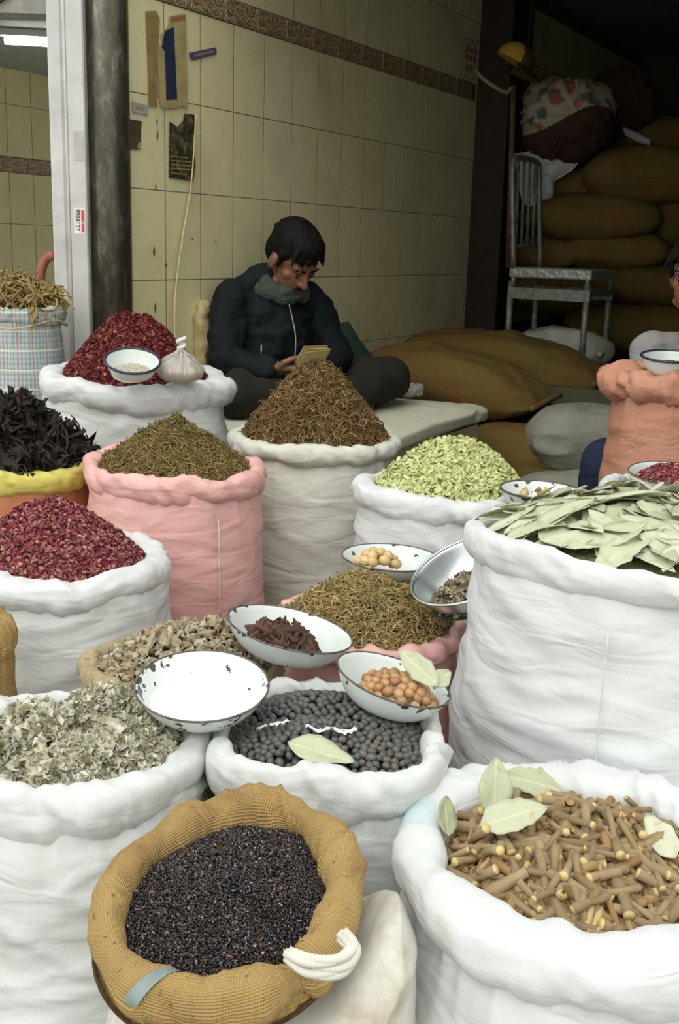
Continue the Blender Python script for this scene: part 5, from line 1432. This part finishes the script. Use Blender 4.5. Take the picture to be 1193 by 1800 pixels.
def hand_prims(wrist, d, palm_n, side, s=1.0, curl=.9, spread=.12):
    """palm, four fingers of unequal length with two bends, thumb from the side of the palm; d: hand direction, palm_n: the way the palm faces"""
    w = np.array(wrist, float); d = np.array(d, float); d /= np.linalg.norm(d)
    n = np.array(palm_n, float); n -= d * (n @ d); n /= np.linalg.norm(n); l = np.cross(n, d) * side     # l towards the thumb
    out = [cap_vf(w, w + d * .03 * s, .022 * s, .026 * s)]
    for k in (-1.5, -.5, .5, 1.5):
        out.append(cap_vf(w + d * .025 * s + l * k * .014 * s, w + d * .082 * s + l * k * .0185 * s, .015 * s, .0125 * s))
    lens = {1.5: .072, .5: .080, -.5: .075, -1.5: .058}
    for k, L in lens.items():
        p = w + d * .085 * s + l * k * .0185 * s; a = .25; dd = d + l * k * spread * .12
        pts = [p]
        for q in (.45, .32, .25):
            v = dd * math.cos(a) + n * math.sin(a); v /= np.linalg.norm(v); pts.append(pts[-1] + v * L * q * s); a += curl * .8
        out += chain(pts, [.0095 * s, .0088 * s, .0082 * s, .0068 * s])
    b = w + d * .028 * s + l * .024 * s
    pts = [b, b + (d * .55 + l * .6 + n * .5) * .036 * s]; pts.append(pts[-1] + (d * .85 + l * .05 + n * .45) * .032 * s); pts.append(pts[-1] + (d * .9 - l * .15 + n * .35) * .024 * s)
    out += chain(pts, [.014 * s, .0115 * s, .0098 * s, .0078 * s])
    return out
# ---- the seated man: local x = his left, y = forward, z up
MF = np.array([.62, -.785]); MO = np.array([-.292, 4.17, BZ - .005])
man = empty('person', tuple(MO)); man.rotation_euler = (0, 0, math.atan2(MF[1], MF[0]) - PI / 2 + 0)
# local y -> MF ; local x -> his right-hand rule: x = (sin..), so mirror: his left is local +x when facing +y? facing +y, left is -x
tag(man, 'person in a dark navy jacket sitting cross-legged counting banknotes', 'person')
LX = -1.0                                  # his left lies on local -x
def m_(r, f, z): return np.array([LX * r, f, z])
HC = m_(.02, .130, .548); HR = rotm(.0 + .06, -.72, .06)
neck = m_(0, .03, .47)
wrR, wrL = m_(-.155, .245, .175), m_(.045, .285, .165)
handR = hand_prims(wrR, m_(.75, .45, -.05), m_(.1, -.2, 1) * [1, 1, 1], -1, 1.0, .9)
handL = hand_prims(wrL, m_(-.75, .25, -.1), m_(-.1, -.3, 1), 1, 1.0, .9)
body_prims = head_prims(HC, HR, 1.06) + [cap_vf(neck - [0, .0, .03], HC + HR @ np.array([0, -.02, -.05]), .058, .055)]
body_prims += [ell_vf(m_(0, 0, .12), (.13, .10, .11)), ell_vf(m_(0, .015, .26), (.135, .09, .18)), ell_vf(m_(0, .01, .38), (.14, .085, .09)), cap_vf(m_(-.14, .01, .40), m_(.14, .01, .40), .04, .04), cap_vf(m_(0, .01, .40), neck, .06, .055)]
elR, elL = m_(-.245, .09, .185), m_(.255, .12, .19)
body_prims += chain([m_(-.165, .01, .40), elR, wrR], [.042, .034, .024]) + chain([m_(.165, .01, .40), elL, wrL], [.042, .034, .024])
kR, kL = m_(-.31, .27, .085), m_(.40, .25, .11)
anR, anL = m_(.07, .34, .05), m_(-.02, .40, .045)
body_prims += chain([m_(-.09, .02, .09), kR, anR], [.065, .05, .035]) + chain([m_(.09, .02, .09), kL, anL], [.065, .05, .035])
body_prims += chain([anL, m_(-.12, .43, .035)], [.03, .025]) + chain([anR, m_(.17, .36, .035)], [.03, .025])
body_prims += handR + handL
blob('body', body_prims, .0048, skin, man, 3)
face_parts(HC, HR, man, 1.06)
blob('hair', hair_prims(HC, HR, 1.08, 3), .005, hair_mat, man, 2, disp=lambda p: .0025 * noise(p[:, 0] * 260, p[:, 1] * 260, p[:, 2] * 60))
jk = [ell_vf(m_(0, .0, .10), (.185, .145, .12)), ell_vf(m_(0, .015, .24), (.18, .135, .17)), ell_vf(m_(0, .01, .345), (.185, .125, .125)), cap_vf(m_(-.155, .01, .405), m_(.155, .01, .405), .066, .066), cap_vf(m_(-.13, .01, .42), m_(-.03, .03, .475), .05, .06), cap_vf(m_(.13, .01, .42), m_(.03, .03, .475), .05, .06)]
jk += chain([m_(-.172, .01, .395), elR, wrR + (elR - wrR) * .08], [.074, .060, .040]) + chain([m_(.172, .01, .395), elL, wrL + (elL - wrL) * .08], [.074, .060, .040])
def folds(a, k): return lambda p: a * (fbm(p[:, 0] * k + 3, p[:, 1] * k, p[:, 2] * k, 2) + .6 * (1 - 2 * np.abs(noise(p[:, 0] * k * .9, p[:, 1] * k * .9 + 7, p[:, 2] * k * 1.6))))
jacket = blob('jacket', jk, .008, jacket_mat, man, 8, disp=lambda p: folds(.011, 10)(p) + folds(.006, 22)(p))
tr = [ell_vf(m_(0, 0, .075), (.18, .15, .10))]
tr += chain([m_(-.09, .02, .09), kR, anR + (kR - anR) * .1], [.095, .078, .058]) + chain([m_(.09, .02, .09), kL, anL + (kL - anL) * .1], [.095, .082, .06])
blob('trousers', tr, .008, trouser_mat, man, 8, disp=folds(.006, 12))
shoe = plain('black_shoe_leather', (.012, .011, .010), .4)
for q0, q1 in ((anL, m_(-.13, .44, .035)), (anR, m_(.18, .37, .035))):
    blob('shoe', chain([q0 - [0, 0, .005], q1], [.042, .036]), .006, shoe, man, 4)
sc = []
for k in range(22):
    a = 2 * PI * k / 21; sc.append(m_(.008, .066, .462) + np.array([.076 * math.cos(a), .070 * math.sin(a), -.020 * math.sin(a) + .006 * math.cos(3 * a)]))
sc2 = [p + np.array([0, -.004, -.028]) + .012 * np.array([math.cos(i), math.sin(i), 0]) for i, p in enumerate(sc)]
blob('scarf', chain(sc, [.024 + .005 * math.sin(k * 1.7) for k in range(22)]) + chain(sc2, [.028 + .005 * math.cos(k * 1.3) for k in range(22)]) + [ell_vf(m_(.065, .125, .43), (.036, .026, .040))], .006, scarf_mat, man, 4, disp=folds(.005, 28))
tube('zip', curve_pts([m_(-.004, .140, .395), m_(.005, .150, .345), m_(.012, .166, .27), m_(.006, .172, .18)], 24), .0028, zip_mat, jacket)
tube('pocket_zip', [m_(-.115, .131, .245), m_(-.118, .134, .195)], .003, zip_mat, jacket)
# notes held in both hands: a thing of its own
note_mat = islands('banknote_paper', [(.55, .42, .17), (.66, .54, .26), (.46, .33, .13)], .8)
Mm = man.matrix_basis if False else (Matrix.Translation(Vector(MO)) @ Matrix.Rotation(man.rotation_euler[2], 4, 'Z'))
nc = Mm @ Vector(m_(-.03, .345, .212))
notes = empty('banknotes', nc); notes.rotation_euler = (.95, .05, man.rotation_euler[2] + .1)
tag(notes, 'fan of folded yellow brown banknotes in the man\'s hands', 'banknotes')
for k in range(6):
    V, F = box_vf(-.06, .06, -.032, .032, 0, .0012)
    V = V + [0, 0, .0035 * k]; V[:, 2] += .004 * np.abs(V[:, 0] / .06) * (k % 3)
    o = fixn(obj('banknote', V, F, note_mat, notes, (random.uniform(-.006, .006), random.uniform(-.005, .005), 0), (0, 0, random.uniform(-.12, .12)), smooth=False))

# ---- the second person, cut by the right edge behind the orange sack
p2 = empty('person', (1.26, 3.58, 0)); tag(p2, 'person in a grey shirt and dark blue trousers cut by the right edge', 'person')
def l2(p): return np.array(p, float) - np.array([1.26, 3.58, 0])
hc2 = l2(at(1226, 486, 3.46)); hr2 = rotm(PI - .55, -.15)
nk = hc2 + [.075, .07, -.17]; sh = nk + [0, .02, -.06]
bp2 = head_prims(hc2, hr2) + [cap_vf(nk - [0, 0, .03], hc2 + [0, .015, -.05], .055, .055)]
pel = np.array([.02, .05, .78])
bp2 += [cap_vf(sh - [0, 0, .10], pel, .11, .12), cap_vf(sh + [-.15, 0, 0], sh + [.15, 0, 0], .045, .045)]
kn = [l2(at(1058, 815, 3.12)) + [.02, .02, .0], np.array([.10, -.30, .86])]
ft = [np.array([kn[0][0] + .05, kn[0][1] + .1, .05]), np.array([.12, -.2, .05])]
el2 = [sh + [-.19, -.05, -.26], sh + [.21, -.05, -.26]]; wr2 = [np.array([-.16, -.27, .97]), np.array([.1, -.28, .97])]
for i in (0, 1):
    sg = -1 if i == 0 else 1
    bp2 += chain([sh + [sg * .16, 0, 0], el2[i], wr2[i]], [.042, .035, .025]) + chain([pel + [sg * .08, 0, 0], kn[i], ft[i]], [.07, .05, .035]) + chain([ft[i], ft[i] + [0, -.12, -.01]], [.035, .03])
    bp2 += hand_prims(wr2[i], (.1, -.6, -.6), (0, .6, -.8), -sg, .95, .5)
blob('body', bp2, .006, skin, p2, 3)
face_parts(hc2, hr2, p2)
blob('hair', hair_prims(hc2, hr2, 1.02, 5), .006, hair_mat, p2, 2)
shirt = cloth('grey_shirt_cloth', (.30, .29, .27), (.16, .15, .14), .7, wrink=.4)
sp_ = [cap_vf(sh - [0, 0, .08], pel + [0, 0, .02], .150, .165), cap_vf(sh + [-.15, 0, -.01], sh + [.15, 0, -.01], .066, .066), cap_vf(sh, nk + [0, 0, -.005], .08, .066)]
for i in (0, 1): sp_ += chain([sh + [(-1, 1)[i] * .17, 0, -.01], el2[i], wr2[i] + (el2[i] - wr2[i]) * .1], [.07, .056, .04])
blob('shirt', sp_, .009, shirt, p2, 6, disp=folds(.006, 13))
tp = [ell_vf(pel, (.17, .15, .12))]
for i in (0, 1): tp += chain([pel + [(-1, 1)[i] * .08, 0, -.02], kn[i], ft[i] + [0, 0, .06]], [.095, .078, .055])
blob('trousers', tp, .009, cloth('dark_blue_trouser_cloth', (.018, .026, .055), wrink=.3), p2, 6, disp=folds(.006, 12))
stl = empty('stool', (1.28, 3.64, 0)); tag(stl, 'wooden stool under the person behind the orange sack', 'stool')
wood = plain('stool_wood', (.16, .09, .04), .7, var=.3)
box('seat', -.18, .18, -.16, .16, .60, .64, wood, stl, bevel=.006)
for x in (-.15, .15):
    for y in (-.13, .13): box('leg', x - .02, x + .02, y - .02, y + .02, 0, .60, wood, stl)
# sub-parts: pieces of a part hang under that part
for o in list(COL.objects):
    if o.parent and o.name.split('.')[0] in ('seam', 'back_bar', 'iris'):
        want = {'seam': 'body', 'back_bar': 'back_frame', 'iris': 'eye'}[o.name.split('.')[0]]
        sib = [c for c in o.parent.children if c.name.split('.')[0] == want]
        if sib: o.parent = sib[0]

for o in COL.objects:
    if 'c' in o: del o['c']
